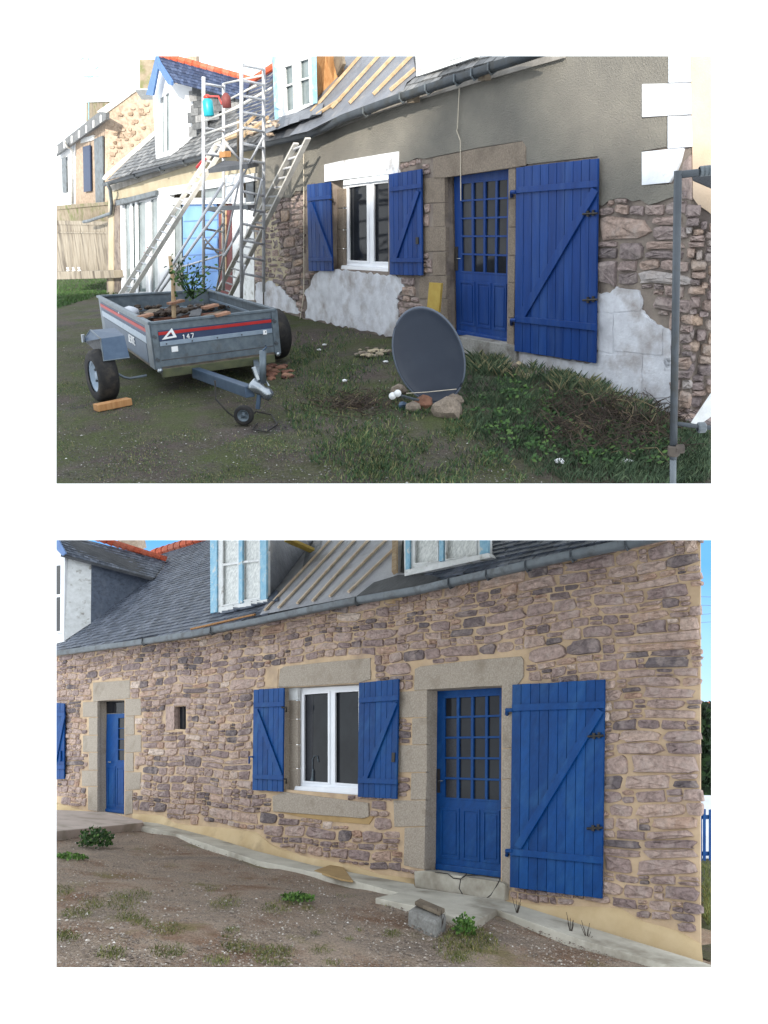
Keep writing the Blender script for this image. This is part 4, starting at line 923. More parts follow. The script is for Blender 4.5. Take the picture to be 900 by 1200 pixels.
# gable side: smooth warm render above, stripped rubble below
cn = S.W(808, 250); GN = S.R                                            # faces right
GS = ray(836, 285); GS = (GS - S.U * GS.dot(S.U)).normalized()
gd = (-S.N * .62 + S.R * .75).normalized(); gn = S.U.cross(gd); gn = gn if gn.dot(EYE - cn) > 0 else -gn
GH = lambda x, y, d=0: S.hit(x, y, cn, gn) + gn * d
MB().prism([GH(808, 20, -.02), GH(845, 20, -.02), GH(845, 600, -.02), GH(808, 520, -.02)], -gn * .1).build('gable_wall', 'mortar_a', h)
MB().prism([GH(809, 20, .01), GH(845, 20, .01), GH(845, 262), GH(830, 248, .01), (GH(818, 240, .01)), GH(812, 232, .01)], -gn * .03).build('gable_render', 'gable_render', h)
random.seed(15); y = 240
bb = MB(); n_r = 0
while y < 505:
    hg = R_(7, 17); x = 806 + R_(-3, 2)
    while x < 838:
        w = R_(8, 24)
        if not (y < 262 and x > 812 and y < 236 + (x - 809) * .9):
            st = MB(); c_ = GH(x + w / 2, y + hg / 2 + (x - 808) * .25, 0); sx = (GH(x + w, y) - GH(x, y)).length / 2; sy = (GH(x, y + hg) - GH(x, y)).length / 2
            k = 9; pts = []
            for i in range(k):
                t = 6.2832 * i / k; j = R_(.82, 1.05); cs, sn = math.cos(t), math.sin(t); pts.append(c_ + gd * math.copysign(abs(cs) ** .5, cs) * sx * j + S.U * math.copysign(abs(sn) ** .5, sn) * sy * j)
            inner = [c_ + (p - c_) * .7 + gn * R_(.03, .07) for p in pts]
            st.add(pts + inner + [c_ + gn * R_(.04, .09)], [(i, (i + 1) % k, k + (i + 1) % k, k + i) for i in range(k)] + [(k + i, k + (i + 1) % k, 2 * k) for i in range(k)], tone=R_(.1, 1))
            st.build('stone', 'stone_a', h)
        x += w
    y += hg * .95
# roof --------------------------------------------------------------
rp_, rn, re1, re2 = roofplane(450, 118, .2, 44)
def RH(x, y, l=0.0): q = A.hit(x, y, rp_, rn); nn_ = rn if rn.dot(EYE - rp_) > 0 else -rn; return q + nn_ * l
rb = MB(); rb.sheet([RH(x, y) for x, y in [(125, 212), (238, 181), (300, 168), (362, 155), (400, 136), (473, 109), (603, 66), (660, 50), (660, 40), (320, 40), (318, 86), (295, 98), (182, 158)]])
roof = rb.build('roof', 'felt_dark', h)
slates(rp_, rn, re1, re2, [(127, 211), (238, 180), (300, 168), (312, 150), (319, 140), (319, 82), (295, 98), (290, 97), (182, 158)], .17, .12, 'slates', 'slate_grey', roof)
slates(rp_, rn, re1, re2, [(290, 152), (318, 140), (320, 79), (295, 98), (270, 120)], .17, .12, 'blue_slates', 'slate_blue', roof)
slates(rp_, rn, re1, re2, [(473, 109), (603, 66), (680, 40), (560, 40), (556, 66), (492, 88), (488, 92), (472, 104)], .17, .12, 'slates', 'slate_grey', roof)
MB().bar(RH(124, 210, .05), RH(183, 158, .05), .16, .06, rn).build('verge', 'white_old', roof)
MB().sheet([RH(x, y, .02) for x, y in [(340, 160), (362, 155), (400, 136), (473, 109), (478, 98), (489, 90), (484, 60), (400, 56), (370, 110), (360, 138)]]).build('roofing_felt', 'felt', roof)
random.seed(6)
for k in range(5):                                                    # loose flaps of felt hanging over the gutter
    x = 312 + k * 13; y = 160 - k * 4.2
    pts = [RH(x, y, .06), RH(x + 16, y - 5, .07), RH(x + 18, y - 20, .05), RH(x + 2, y - 16, .05), RH(x + 8, y + R_(-1, 3), .12)]
    MB().sheet([pts[0], pts[4], pts[1], pts[2], pts[3]]).build('felt_flap', 'felt', roof)
for a_, c_ in (((367, 134), (430, 62)), ((391, 129.5), (452, 62)), ((412, 124), (470, 62)), ((440, 114), (487, 66)), ((460, 109), (489, 84)), ((374, 137), (402, 119))):
    MB().bar(RH(*a_, .05), RH(*c_, .05), .042, .035, rn).build('batten', 'timber', roof)
for a_, c_ in (((277, 164), (305, 138)), ((283, 168), (318, 142)), ((268, 167), (296, 158))): MB().bar(RH(*a_, .08), RH(*c_, .08), .07, .04, rn).build('batten', 'timber', roof)
random.seed(16)
for k in range(16): MB().rock(RH(R_(296, 330), R_(146, 162), .06), R_(.05, .10), .5, tone=R_(.4, 1)).build('rubble_piece', 'stone_warm', roof)
gp = [(122, 216), (180, 199), (238, 183), (300, 171), (335, 163), (362, 158), (385, 147), (400, 139), (473, 112), (540, 90), (603, 69.5), (660, 51)]
gu = MB(); pts = [S.W(x, y, .26) for x, y in gp]; vs = []; fs = []
for p in pts: vs += [p + S.N * a_ + S.U * c_ for a_, c_ in prof]
for i in range(len(pts) - 1):
    for k in range(5): a_ = i * 6 + k; fs.append((a_, a_ + 6, a_ + 7, a_ + 1))
gut = gu.add(vs, fs).build('gutter', 'zinc_dark', h, smooth=True)
for x, y in ((473, 112), (503, 102), (537, 91), (577, 78), (557, 84.5), (430, 129), (218, 189), (190, 197), (160, 205)):
    c_ = S.W(x, y + 1, .26); MB().tube([c_ + S.N * .06 + S.U * .045, c_ + S.N * .062 - S.U * .03, c_ + S.N * .02 - S.U * .072, c_ - S.N * .06 - S.U * .03], .012, 6).build('bracket', 'zinc', gut)
MB().prism(P([(127, 216), (238, 182), (362, 156), (400, 138), (473, 110), (603, 64), (660, 47), (660, 68), (603, 84), (473, 122), (400, 148), (366, 161), (300, 174), (238, 188), (132, 224)], .07), -S.N * .03).build('soffit_board', 'soffit', h)
for x, y in ((480, 118), (563, 92)): MB().prism(P([(x - 3, y - 5), (x + 4, y - 6), (x + 4, y + 2), (x - 3, y + 3)], .22), -S.N * .1).build('rafter_end', 'timber_grey', h)
MB().tube([S.W(125, 214, .4), S.W(129, 222, .3), S.W(131, 240, .1), S.W(130, 250, .1), S.W(104, 259, .1), S.W(98, 260, .1)], .045, 8).build('downpipe', 'zinc', h, smooth=True)
# white dormer at the left
f0p = [(181, 100), (186, 80), (200, 97), (200, 192), (183, 188)]
o1 = S.off(RH(184, 186)) + .02
d = MB().prism(P([(179, 108), (183, 72), (200, 95), (201, 183), (183, 189)], o1), -S.N * .1, holes=[P([(188, 115), (198, 108), (198.5, 176), (188, 180)], o1)]).build('dormer', 'white_bright', h)
MB().prism(P([(188, 115), (198, 108), (198.5, 176), (188, 180)], o1 - .05), -S.N * .01).build('pane', 'glass_pale', d)
MB().prism(P([(192, 112), (193.5, 111), (194, 178), (192.5, 179)], o1 - .01), -S.N * .03).build('window_frame', 'pvc', d)
T0, B0 = S.W(200, 98, o1), S.W(201, 183, o1); M1 = RH(227, 162, .03); K = RH(288, 118, .03); M0 = S.hit(226, 98, T0, (B0 - T0).cross(M1 - T0))
MB().prism([T0, M0, M1, B0], -S.R * .04).build('cheek_plaster', 'white_bright', d)
MB().sheet([M0, K, M1]).build('cheek', 'slate_grey', d)
nn = (M0 - K).cross(M1 - K).normalized(); nn = nn if nn.dot(EYE - K) > 0 else -nn; a1 = (K - M0).normalized()
slates(M0 + nn * .02, nn, (a1 - S.U * a1.dot(S.U)).normalized(), S.U, [(227, 99), (286, 118), (228, 161)], .22, .13, 'cheek_slates', 'slate_grey', d, 8)
f0 = S.W(201, 96, o1 + .2); r0 = S.W(183, 64, o1 + .2); e1_ = RH(288, 121, .06); r1 = RH(297, 98, .06)
MB().sheet([f0, e1_, r1, r0]).build('dormer_roof', 'felt_dark', d)
n2 = (e1_ - f0).cross(r0 - f0).normalized(); n2 = n2 if n2.dot(EYE - f0) > 0 else -n2
slates_quad(f0, e1_, r1, r0, 22, 8, n2, 'roof_slates', 'slate_blue', d)
for k in range(13): MB().tube([r0.lerp(r1, k / 13) + S.U * .03, r0.lerp(r1, (k + 1.1) / 13) + S.U * .02], [.055, .07], 8, tone=R_(0, 1)).build('ridge_tile', 'ridge_red', d)
for q in ([(183, 64), (186, 72), (201, 95), (201, 100), (197, 99), (184, 78)], [(183, 64), (185, 80), (179, 112), (171, 111), (176, 92)]): MB().prism(P(q, o1 + .24), -S.N * .04).build('barge_board', 'blue_barge', d)
for k in range(7): MB().tube([RH(297 + k * 4, 98 - k * 2.6, .06), RH(301 + k * 4, 95.4 - k * 2.6, .06)], .07, 8, tone=R_(0, 1)).build('ridge_tile', 'ridge_red', roof)
# middle dormer
o2 = S.off(RH(330, 141)) + .02
d2 = dormer(h, [(319, 60), (364, 52), (367, 122), (322, 144)], [[(333, 79), (342, 76), (343, 97), (334, 100)], [(334, 102), (343, 99), (344, 128), (335, 131)], [(351, 72), (361, 69), (362, 90), (351, 93)], [(351, 95), (362, 92), (363, 121), (352, 124)]],
       [[(319, 60), (322, 60), (325, 142), (322, 143)], [(364, 58), (368, 57), (369, 121), (366, 122)]], o2, frame='white_bright', pm='glass_pale')
for l in (): pass
T = S.W(367, 50, o2); Bq = S.W(368, 121, o2)
cks = [(368, 50), (382, 46), (395, 46), (405, 46)], [(369, 121), (380, 108), (392, 96), (404, 84)]
for k in range(3):
    a_, b_, c_, e_ = cks[0][k], cks[0][k + 1], cks[1][k + 1], cks[1][k]
    MB().prism([S.W(*a_, o2 - .3 * k) , S.W(*b_, o2 - .3 * (k + 1)) , RH(*c_, .02), RH(*e_, .02)], -S.R * .03).build('cheek_board', 'timber_orange', d2)
MB().bar(RH(405, 88, .1), RH(414, 62, .5), .25, .05, S.N).build('bent_board', 'timber_grey', d2)
o3 = S.off(RH(490, 90)) + .02
d3 = dormer(h, [(486, 40), (560, 20), (556, 66), (498, 86), (488, 90)], [[(507, 46), (540, 40), (540, 62), (507, 71)]], [], o3, frame='white_old')
for t, w in ((0, 5), (8, 3)): MB().prism(P([(496, 82 - t * .5), (557, 62 - t * .5), (557, 62 - t * .5 + w), (496, 82 - t * .5 + w)], o3 + .05 - t * .004), -S.N * .06).build('sill_board', 'white_old', d3)
# glazed doors of the wing --------------------------------------------
aw = MB().prism(P([(135, 235), (182, 223), (182, 229), (136, 241)], .16), -S.N * .2).build('shutter_box', 'zinc', h, bev=.01)
pd = MB().prism(P(PAT, -.03), -S.N * .05, holes=[P(q, -.03) for q in ([(146, 240), (170, 236), (171, 342), (148, 342)], [(177, 234), (184, 232), (185, 344), (178, 343)])]).build('patio_door', 'alu', h)
for q in ([(146, 240), (158, 238), (159, 342), (148, 342)], [(159, 238), (170, 236), (171, 342), (160, 342)], [(177, 234), (184, 232), (185, 344), (178, 343)]): MB().prism(P(q, -.06), -S.N * .01).build('pane', 'glass_pale', pd)
for x in (141, 152, 158, 173): MB().prism(P([(x, 237), (x + 2.2, 236.5), (x + 3.4, 344), (x + 1.2, 344)], .0), -S.N * .04).build('stile', 'pvc', pd)
MB().prism(P([(184, 222), (199, 219), (201, 352), (188, 351)], .05), -S.N * .1).build('white_pier', 'white_bright', h)
sh = MB().prism(P([(199, 219), (298, 203), (298, 352), (199, 352)], -.22), -S.N * .05).build('porch_back', 'render_beige', h)
MB().prism(P([(185, 221), (298, 203), (298, 212), (185, 231)], .08), -S.N * .1).build('porch_beam', 'white_bright', h)
MB().prism(P([(185, 232), (298, 232), (298, 238), (185, 240)], .03), -S.N * .08).build('porch_beam', 'white_bright', h)
MB().prism(P([(199, 240), (212, 239), (213, 308), (200, 309)], -.06), -S.N * .02).build('side_pane', 'glass_pale', h)
MB().prism(P([(199, 309), (214, 308), (214, 352), (199, 352)], -.03), -S.N * .04).build('side_panel', 'soffit', h)
bd = MB().prism(P([(214, 238), (254, 236), (256, 350), (215, 351)], -.05), -S.N * .04).build('blue_sheet', 'blue_sheet', h)
for k in range(5): MB().prism(P([(215, 259 + k * 20), (254, 257 + k * 20), (254, 258 + k * 20), (215, 260 + k * 20)], -.042), -S.N * .02).build('seam', 'blue_barge', bd)
MB().prism(P([(256, 236), (272, 234), (272, 350), (257, 351)], -.06), -S.N * .03).build('red_door_strip', 'red_brown', h)
MB().prism(P([(259, 238), (265, 238), (265, 320), (260, 320)], -.045), -S.N * .03).build('timber_post', 'timber', h)
for q in ([(272, 236), (297, 234), (298, 352), (273, 351)],): MB().prism(P(q, -.05), -S.N * .03).build('white_panel', 'white_old', h)
MB().prism(P([(236, 216), (262, 211), (262, 231), (236, 233)], -.02), -S.N * .03).build('top_pane', 'glass_pale', h)
MB().prism(P([(262, 206), (282, 203), (283, 236), (262, 237)], .03), -S.N * .05).build('white_panel', 'white_bright', h)
MB().prism(P([(288, 205), (297, 203), (297, 236), (288, 237)], .04), -S.N * .05).build('dark_post', 'zinc_dark', h)

# ---- neighbouring house at the far left
nh = thing('farmhouse', S.G(122, 300), 'pale neighbouring house with narrow blue shutters and bare stone gable at the far left', 'house')
NO = -2.0
NF = lambda px, o=0: P(px, NO + o)
MB().prism(NF([(50, 190), (66, 176), (124, 134), (122, 300), (50, 300)]), -S.N * .3).build('front_wall', 'stone_warm', nh)
MB().prism(NF([(50, 190), (66, 176), (88, 162), (88, 300), (50, 300)], .03), -S.N * .04).build('white_render', 'white_bright', nh)
for q in ([(97, 172), (105, 170), (106, 224), (98, 225)], [(110, 163), (120, 159), (121, 238), (112, 238)], [(72, 185), (77, 184), (78, 225), (73, 226)]):
    sh_ = MB().prism(NF(q, .1), -S.N * .05).build('shutter', 'navy' if q[0][0] < 100 and q[0][0] > 80 else 'zinc', nh)
MB().prism(NF([(66, 186), (72, 185), (73, 228), (66, 230)], .05), -S.N * .03).build('window', 'white_old', nh)
for q in ([(94, 168), (109, 164), (110, 158), (95, 162)],): MB().prism(NF(q, .05), -S.N * .05).build('lintel', 'white_old', nh)
cE = S.W(123, 134, NO); gdl = (-S.N * .75 + S.R * .66).normalized(); gnl = S.U.cross(gdl); gnl = gnl if gnl.dot(EYE - cE) > 0 else -gnl
NG = lambda x, y, d_=0: S.hit(x, y, cE, gnl) + gnl * d_
MB().prism([NG(x, y) for x, y in [(123, 134), (176, 94), (200, 80), (230, 60), (230, 240), (123, 300)]], -gnl * .3).build('gable_wall', 'stone_warm', nh)
random.seed(19)
for k in range(70):                                                  # larger stones of the gable
    x, y = R_(126, 181), R_(100, 205)
    if y < 140 - (x - 123) * .78 or y > 215 - (x - 123) * .9: continue
    w, g_ = R_(3, 8), R_(2, 4.5); q = [(x, y), (x + w * .9, y - .4), (x + w, y + g_ * .5), (x + w * .8, y + g_), (x + .5, y + g_ * .9), (x - .6, y + g_ * .4)]
    MB().prism([NG(a_, b_, .05) for a_, b_ in q], -gnl * .06, tone=R_(0, .5)).build('stone', 'stone_warm', nh, bev=.01)
MB().prism(P([(44, 188), (116, 131), (124, 132), (124, 140), (66, 182), (44, 196)], NO + .3), -S.N * .12).build('eaves', 'slate_grey', nh)
for k in range(7): MB().prism(P([(66 + k * 8.5, 172 - k * 6.1), (67.2 + k * 8.5, 171 - k * 6.1), (67.2 + k * 8.5, 179 - k * 6), (66 + k * 8.5, 180 - k * 6)], NO + .53), -S.N * .02).build('gutter_clip', 'white_old', nh)
MB().prism([NG(x, y, .08) for x, y in [(115, 131), (174, 90), (178, 94), (121, 136)]], -gnl * .1).build('verge', 'white_old', nh)
MB().tube([S.W(75, 165, NO + .5), S.W(79, 172, NO + .3), S.W(84, 175, NO + .1), S.W(85, 240, NO + .1)], .05, 8).build('downpipe', 'white_old', nh, smooth=True)
ch = MB().prism(P([(101, 119), (127, 117), (127, 140), (101, 150)], NO - 1.2), -S.N * .6).build('chimney', 'moss_stone', nh)
MB().prism(P([(100, 117), (128, 116), (128, 119), (100, 120)], NO - 1.15), -S.N * .7).build('chimney_cap', 'white_old', ch)
an = MB(); an.tube([S.W(104, 140, NO - 1.0), S.W(104, 68, NO - 1.0)], .02, 5); X = S.R; Z = S.N
for y, w, x in ((69, 8, 96), (80, 11, 113), (90, 7, 107)):
    c_ = S.W(x, y, NO - 1.0); an.tube([c_ - X * w * .02 * 1.4, c_ + X * w * .028], .014, 4)
    for k in range(5): p_ = c_ + X * (k - 2) * w * .012; an.tube([p_ - Z * .3, p_ + Z * .3], .008, 3)
tag(an.build('television_antenna', 'blue_pale'), 'thin rooftop antenna on the left chimney against the white sky', 'antenna')
c2 = thing('chimney_stack', RH(170, 110), 'tall pale chimney rising behind the white dormer peak', 'chimney')
pz = EYE + ray(168, 90) * 25; nz_ = RM @ V((0, -1, 0))
CH = lambda x, y, d_=0: S.hit(x, y, pz, nz_) + nz_ * d_
MB().prism([CH(x, y) for x, y in [(158, 50), (181, 50), (181, 105), (158, 105)]], -nz_ * .7).build('stack', 'white_old', c2)
MB().prism([CH(x, y, .02) for x, y in [(164, 70), (181, 70), (181, 104), (164, 104)]], -nz_ * .1).build('worn_face', 'moss_stone', c2)
bg_ = thing('gable_building', RH(240, 75), 'bare stone gable top rising behind the red ridge tiles', 'building')
MB().prism([CH(x, y) - nz_ * 2 for x, y in [(196, 74), (212, 50), (262, 50), (268, 94), (256, 98), (226, 92)]], -nz_ * .6).build('wall', 'stone_warm', bg_)
random.seed(23)
for k in range(26):
    x, y = R_(210, 258), R_(66, 84)
    MB().prism([CH(x + a_, y + b_, -1.94) for a_, b_ in ((0, 0), (5, -.5), (6, 2), (4, 3.5), (.5, 3))], -nz_ * .06, tone=R_(0, .6)).build('stone', 'stone_warm', bg_)
# ---- left yard: low stone wall, stained concrete fence, beam
wl = thing('stone_wall', S.G(90, 325), 'weathered low stone wall with mossy top at the far left', 'wall')
LO = -.2
MB().prism(P([(50, 246), (66, 243), (130, 237), (131, 300), (50, 300)], LO - .9), -S.N * .4).build('wall', 'moss_stone', wl)
MB().prism(P([(50, 243), (66, 241), (130, 236), (130, 240), (66, 246), (50, 248)], LO - .86), -S.N * .5).build('coping', 'moss_stone', wl, bev=.02)
cf = thing('concrete_fence', S.G(100, 328), 'black stained pale concrete panel fence standing on the left lawn', 'fence')
for k in range(8):
    x0, x1 = 58 + k * 9.2, 58 + (k + 1) * 9.2 - .35
    MB().prism(P([(x0, 262 - k * .35), (x1, 261.7 - k * .35), (x1, 321), (x0, 322)], LO - .1 + (k % 2) * .006), -S.N * .08).build('panel', 'old_concrete', cf, bev=.006)
for q in ([(50, 258), (134, 260), (134, 264), (50, 263)], [(50, 271), (134, 272), (134, 274), (50, 273)]): MB().prism(P(q, LO - .07), -S.N * .05).build('rail', 'old_concrete', cf)
be = MB().prism(P([(50, 319), (133, 317), (134, 326), (50, 328)], .25), -S.N * .25).build('timber_beam', 'old_concrete', None, bev=.015); tag(be, 'grey beam lying along the foot of the stained concrete fence', 'beam')
for k in range(3): 
    c_ = S.W(80 + k * 6.6, 317.8, .12); o = MB().lathe(c_, S.U, [(.05, 0), (.065, .02), (.03, .05), (.05, .12), (.0, .13)], 8).build('white_cup', 'white_bright', None)
    tag(o, ['leftmost of three small white cups on the beam by the fence', 'middle of three small white cups on the beam by the fence', 'rightmost of three small white cups on the beam by the fence'][k], 'cup', 'white cups on the beam')

# ---- ground
ga = ground(S, 'yard_ground', 'ground_a', 'trodden gravel and grass yard in front of the house under repair', S.uv(S.W(0, 300))[0] - 3, S.uv(S.W(834, 400))[0] + 3, 9, seed=5, nb=-6)
random.seed(41)
nzf = lambda x, y: .5 + .5 * math.sin(x * .05 + 1.3 * math.sin(y * .06)) * math.sin(y * .09 + x * .013)
lawnL = [(66, 328), (140, 326), (146, 345), (120, 346), (66, 362)]
grassfield(S, lawnL, 5200, (.04, .10), (.006, .012), (.35, .8), 'lawn', 'leaf', 'bright green grass before the stained concrete fence')
gR = [(540, 418), (560, 420), (610, 434), (650, 440), (790, 500), (834, 505), (834, 567), (640, 567), (590, 545), (560, 520), (530, 490), (540, 455)]
grassfield(S, gR, 17000, (.02, .085), (.003, .006), (0, .62), 'tall_grass', 'grass_deep', 'dark green tall grass below the big blue shutter', lambda x, y: (.3 + .7 * nzf(x * 1.3, y)) * min(1, max(0, ((x - 520) * .62 + 478 - y) / 60 + .35)), clump=5)
gM = [(350, 385), (400, 385), (470, 405), (470, 440), (545, 480), (600, 545), (620, 567), (380, 567), (330, 480), (340, 430)]
grassfield(S, gM, 11000, (.02, .06), (.0035, .006), (.1, .9), 'short_grass', 'grass_a', 'patchy short grass around the dark dish', lambda x, y: nzf(x, y) ** 1.2 * (1.3 if y < 440 else .8), clump=4)
grassfield(S, [(66, 362), (160, 350), (330, 400), (400, 480), (640, 567), (66, 567)], 20000, (.006, .022), (.002, .0035), (.25, 1), 'sparse_grass', 'grass_a', 'sparse worn grass across the lower yard', lambda x, y: nzf(x * .7, y * 1.1) ** 2, clump=3)
random.seed(47); wb = MB()
for _ in range(150):
    x, y = R_(560, 790), R_(440, 545)
    if y < 425 + (x - 560) * .3: continue
    g0 = S.G(x, y, R_(.02, .07))
    for k in range(9):
        d_ = V((R_(-1, 1), R_(-1, 1), R_(-.1, .6))).normalized() * R_(.03, .07); w_2 = d_.orthogonal().normalized() * .014; c_ = g0 + V((R_(-.05, .05), R_(-.05, .05), R_(-.01, .03)))
        q_ = [c_, c_ + d_ * .5 + w_2, c_ + d_, c_ + d_ * .5 - w_2]
        if all(inrect(S, proj(p)) for p in q_): wb.add(q_, [(0, 1, 2, 3)], R_(0, .9))
tag(wb.build('leafy_weeds', 'leaf'), 'broad leaved weeds mixed into the tall grass', 'weeds', kind='stuff')
random.seed(48)
grassfield(S, [(555, 420), (600, 426), (690, 452), (780, 492), (770, 506), (680, 470), (600, 446), (548, 436)], 3600, (.05, .17), (.002, .005), (0, 1), 'wall_foot_grass', 'grass_deep', 'taller grass and stalks along the foot of the wall', lambda x, y: nzf(x * 2.1, y) ** 2, clump=2)
pebbles(S, [(66, 362), (140, 346), (340, 372), (500, 480), (640, 567), (66, 567)], 11000, (.003, .009), 'gravel', 'pebble_a', 'loose dark grit in the worn yard')

# ---- trailer
def rim(x, y, hh=.76): return S.G(x, y, hh)
tr = thing('box_trailer', S.G(215, 470), 'galvanized steel box trailer with red stripes, loaded with boards', 'trailer')
FL, FR, BL, BR = rim(176, 380), rim(322, 364), rim(115, 348), rim(244, 341)
U = S.U; HB = .49
def side(p, q, name, bits, th=.03, inward=None):
    """one board of the box: galvanized sheet with a rim, pressed ribs and coloured bands (height fractions)"""
    x = (q - p).normalized(); n_ = x.cross(U).normalized(); n_ = n_ if n_.dot(EYE - p) > 0 else -n_
    o = MB().prism([p, q, q - U * HB, p - U * HB], -n_ * th).build(name, 'galv', tr)
    for (a, b_, t0, t1, m_, d_, nm) in bits:
        L_ = (q - p); r_ = [p + L_ * a - U * HB * t0 + n_ * d_, p + L_ * b_ - U * HB * t0 + n_ * d_, p + L_ * b_ - U * HB * t1 + n_ * d_, p + L_ * a - U * HB * t1 + n_ * d_]
        MB().prism(r_, -n_ * (d_ + .001)).build(nm, m_, o, bev=.003)
    MB().bar(p + U * .01, q + U * .01, .05, .03, U).build('top_rail', 'galv', o, bev=.006)
    return o, n_
fo, fn_ = side(FL, FR, 'front_board', [(.05, .96, .16, .40, 'navy', .006, 'band'), (.05, .96, .19, .26, 'red_tape', .010, 'stripe'), (.05, .96, .40, .50, 'galv_bright', .016, 'pressed_rib'),
    (0, .045, 0, 1, 'galv', .014, 'corner_post'), (.965, 1, 0, 1, 'galv', .014, 'corner_post'), (.05, .96, .80, .825, 'felt_dark', .004, 'groove'), (.135, .185, .54, .66, 'white_tape', .008, 'reflector'), (.88, .91, .42, .52, 'white_tape', .02, 'reflector')])
so_, sn_ = side(BL, FL, 'side_board', [(.05, .93, .15, .235, 'red_tape', .012, 'stripe'), (.05, .93, .10, .36, 'navy', .005, 'band'), (.08, .93, .32, .48, 'galv_bright', .018, 'pressed_rib'), (.93, 1, 0, 1, 'galv', .014, 'corner_post'), (.08, .9, .52, .95, 'galv_blue', .004, 'panel')])
side(BR, FR, 'side_board', [(.02, .98, .2, .26, 'galv_bright', .01, 'pressed_rib')]); side(BL, BR, 'tail_board', [(.02, .98, .4, .46, 'galv_bright', .01, 'pressed_rib')])
MB().prism([FL - U * HB * .96, FR - U * HB * .96, BR - U * HB * .96, BL - U * HB * .96], -U * .03).build('floor', 'timber_grey', tr)
# logo: white outlined triangle, number and letters
Lf = FR - FL
def fpt(a, t, d_=.018): return FL + Lf * a - U * HB * t + fn_ * d_
tri = [fpt(.07, .36), fpt(.155, .13), fpt(.185, .34)]; ci = sum(tri, V()) / 3
MB().prism(tri, -fn_ * .006, holes=[[ci + (p - ci) * .45 for p in tri]]).build('triangle_logo', 'white_tape', fo)
def letters(txt, org, ex_, ey_, hgt, n_, parent):
    G_ = {'1': [((.5, 0), (.5, 1)), ((.25, .75), (.5, 1))], '4': [((.7, 0), (.7, 1)), ((.7, 1), (.1, .35)), ((.1, .35), (.9, .35))], '7': [((.1, 1), (.9, 1)), ((.9, 1), (.4, 0))],
          'E': [((.1, 0), (.1, 1)), ((.1, 1), (.85, 1)), ((.1, .5), (.7, .5)), ((.1, 0), (.85, 0))], 'R': [((.1, 0), (.1, 1)), ((.1, 1), (.8, 1)), ((.8, 1), (.8, .5)), ((.8, .5), (.1, .5)), ((.4, .5), (.85, 0))],
          'D': [((.1, 0), (.1, 1)), ((.1, 1), (.6, 1)), ((.6, 1), (.85, .7)), ((.85, .7), (.85, .3)), ((.85, .3), (.6, 0)), ((.6, 0), (.1, 0))], 'A': [((.0, 0), (.5, 1)), ((.5, 1), (1, 0)), ((0, 0), (1, 0))]}
    b = MB()
    for k, c in enumerate(txt):
        for (a0, b0), (a1_, b1_) in G_[c]: b.bar(org + ex_ * hgt * (k * .95 + a0 * .75) + ey_ * hgt * b0, org + ex_ * hgt * (k * .95 + a1_ * .75) + ey_ * hgt * b1_, hgt * .17, .004, n_)
    return b.build('lettering', 'white_tape', parent)
letters('147', fpt(.225, .40), Lf.normalized(), U, .05, fn_, fo)
Ls = FL - BL; letters('AERDE', BL + Ls * .60 - U * HB * .72 + sn_ * .012, Ls.normalized(), U, .085, sn_, so_)
# chassis
def dn_(P_, k): return P_ - U * k
b = MB(); f_in = FL.lerp(FR, .04), FL.lerp(FR, .96)
b.bar(f_in[0] - U * (HB + .05), f_in[1] - U * (HB + .05), .05, .09, U); b.build('front_beam', 'chassis', tr, bev=.005)
for t in (.12, .88): MB().bar(FL.lerp(FR, t) - U * (HB + .06), BL.lerp(BR, t) - U * (HB + .06), .05, .08, U).build('side_beam', 'galv', tr)
cp = S.G(300, 494, 0) + U * .36                                       # coupling
hp = S.V(293, 459, cp)
MB().bar(FL.lerp(FR, .30) - U * (HB + .09), hp, .09, .11, U).build('drawbar', 'galv_blue', tr, bev=.008)
MB().bar(FL.lerp(FR, .80) - U * (HB + .07), S.V(304, 450, cp), .06, .07, U).build('drawbar', 'galv', tr, bev=.008)
c_ = S.V(298, 452, cp); cd_ = (S.V(312, 461, cp) - c_).normalized()
co_ = MB().lathe(c_, cd_, [(0, -.05), (.06, -.04), (.065, .03), (.05, .09), (.062, .13), (.05, .19), (0, .20)], 14).build('coupling', 'chrome', tr, smooth=True)
MB().bar(S.V(297, 430, cp), S.V(303, 446, cp), .04, .035, fn_).build('lever', 'chrome', co_, bev=.008)
MB().tube([S.V(306, 452, cp), S.V(312, 447, cp), S.V(315, 452, cp)], .011, 6).build('hook', 'chrome', co_)
jt = MB().tube([S.V(308, 411, cp), S.V(308, 448, cp)], .032, 10).build('jockey_tube', 'galv', tr, smooth=True)
MB().tube([S.V(304, 458, cp), S.V(302, 479, cp)], .022, 8).build('inner_tube', 'galv_blue', jt)
MB().tube([S.V(308, 411, cp), S.V(312, 407, cp), S.V(311, 404, cp)], .01, 6).build('crank', 'galv_blue', jt)
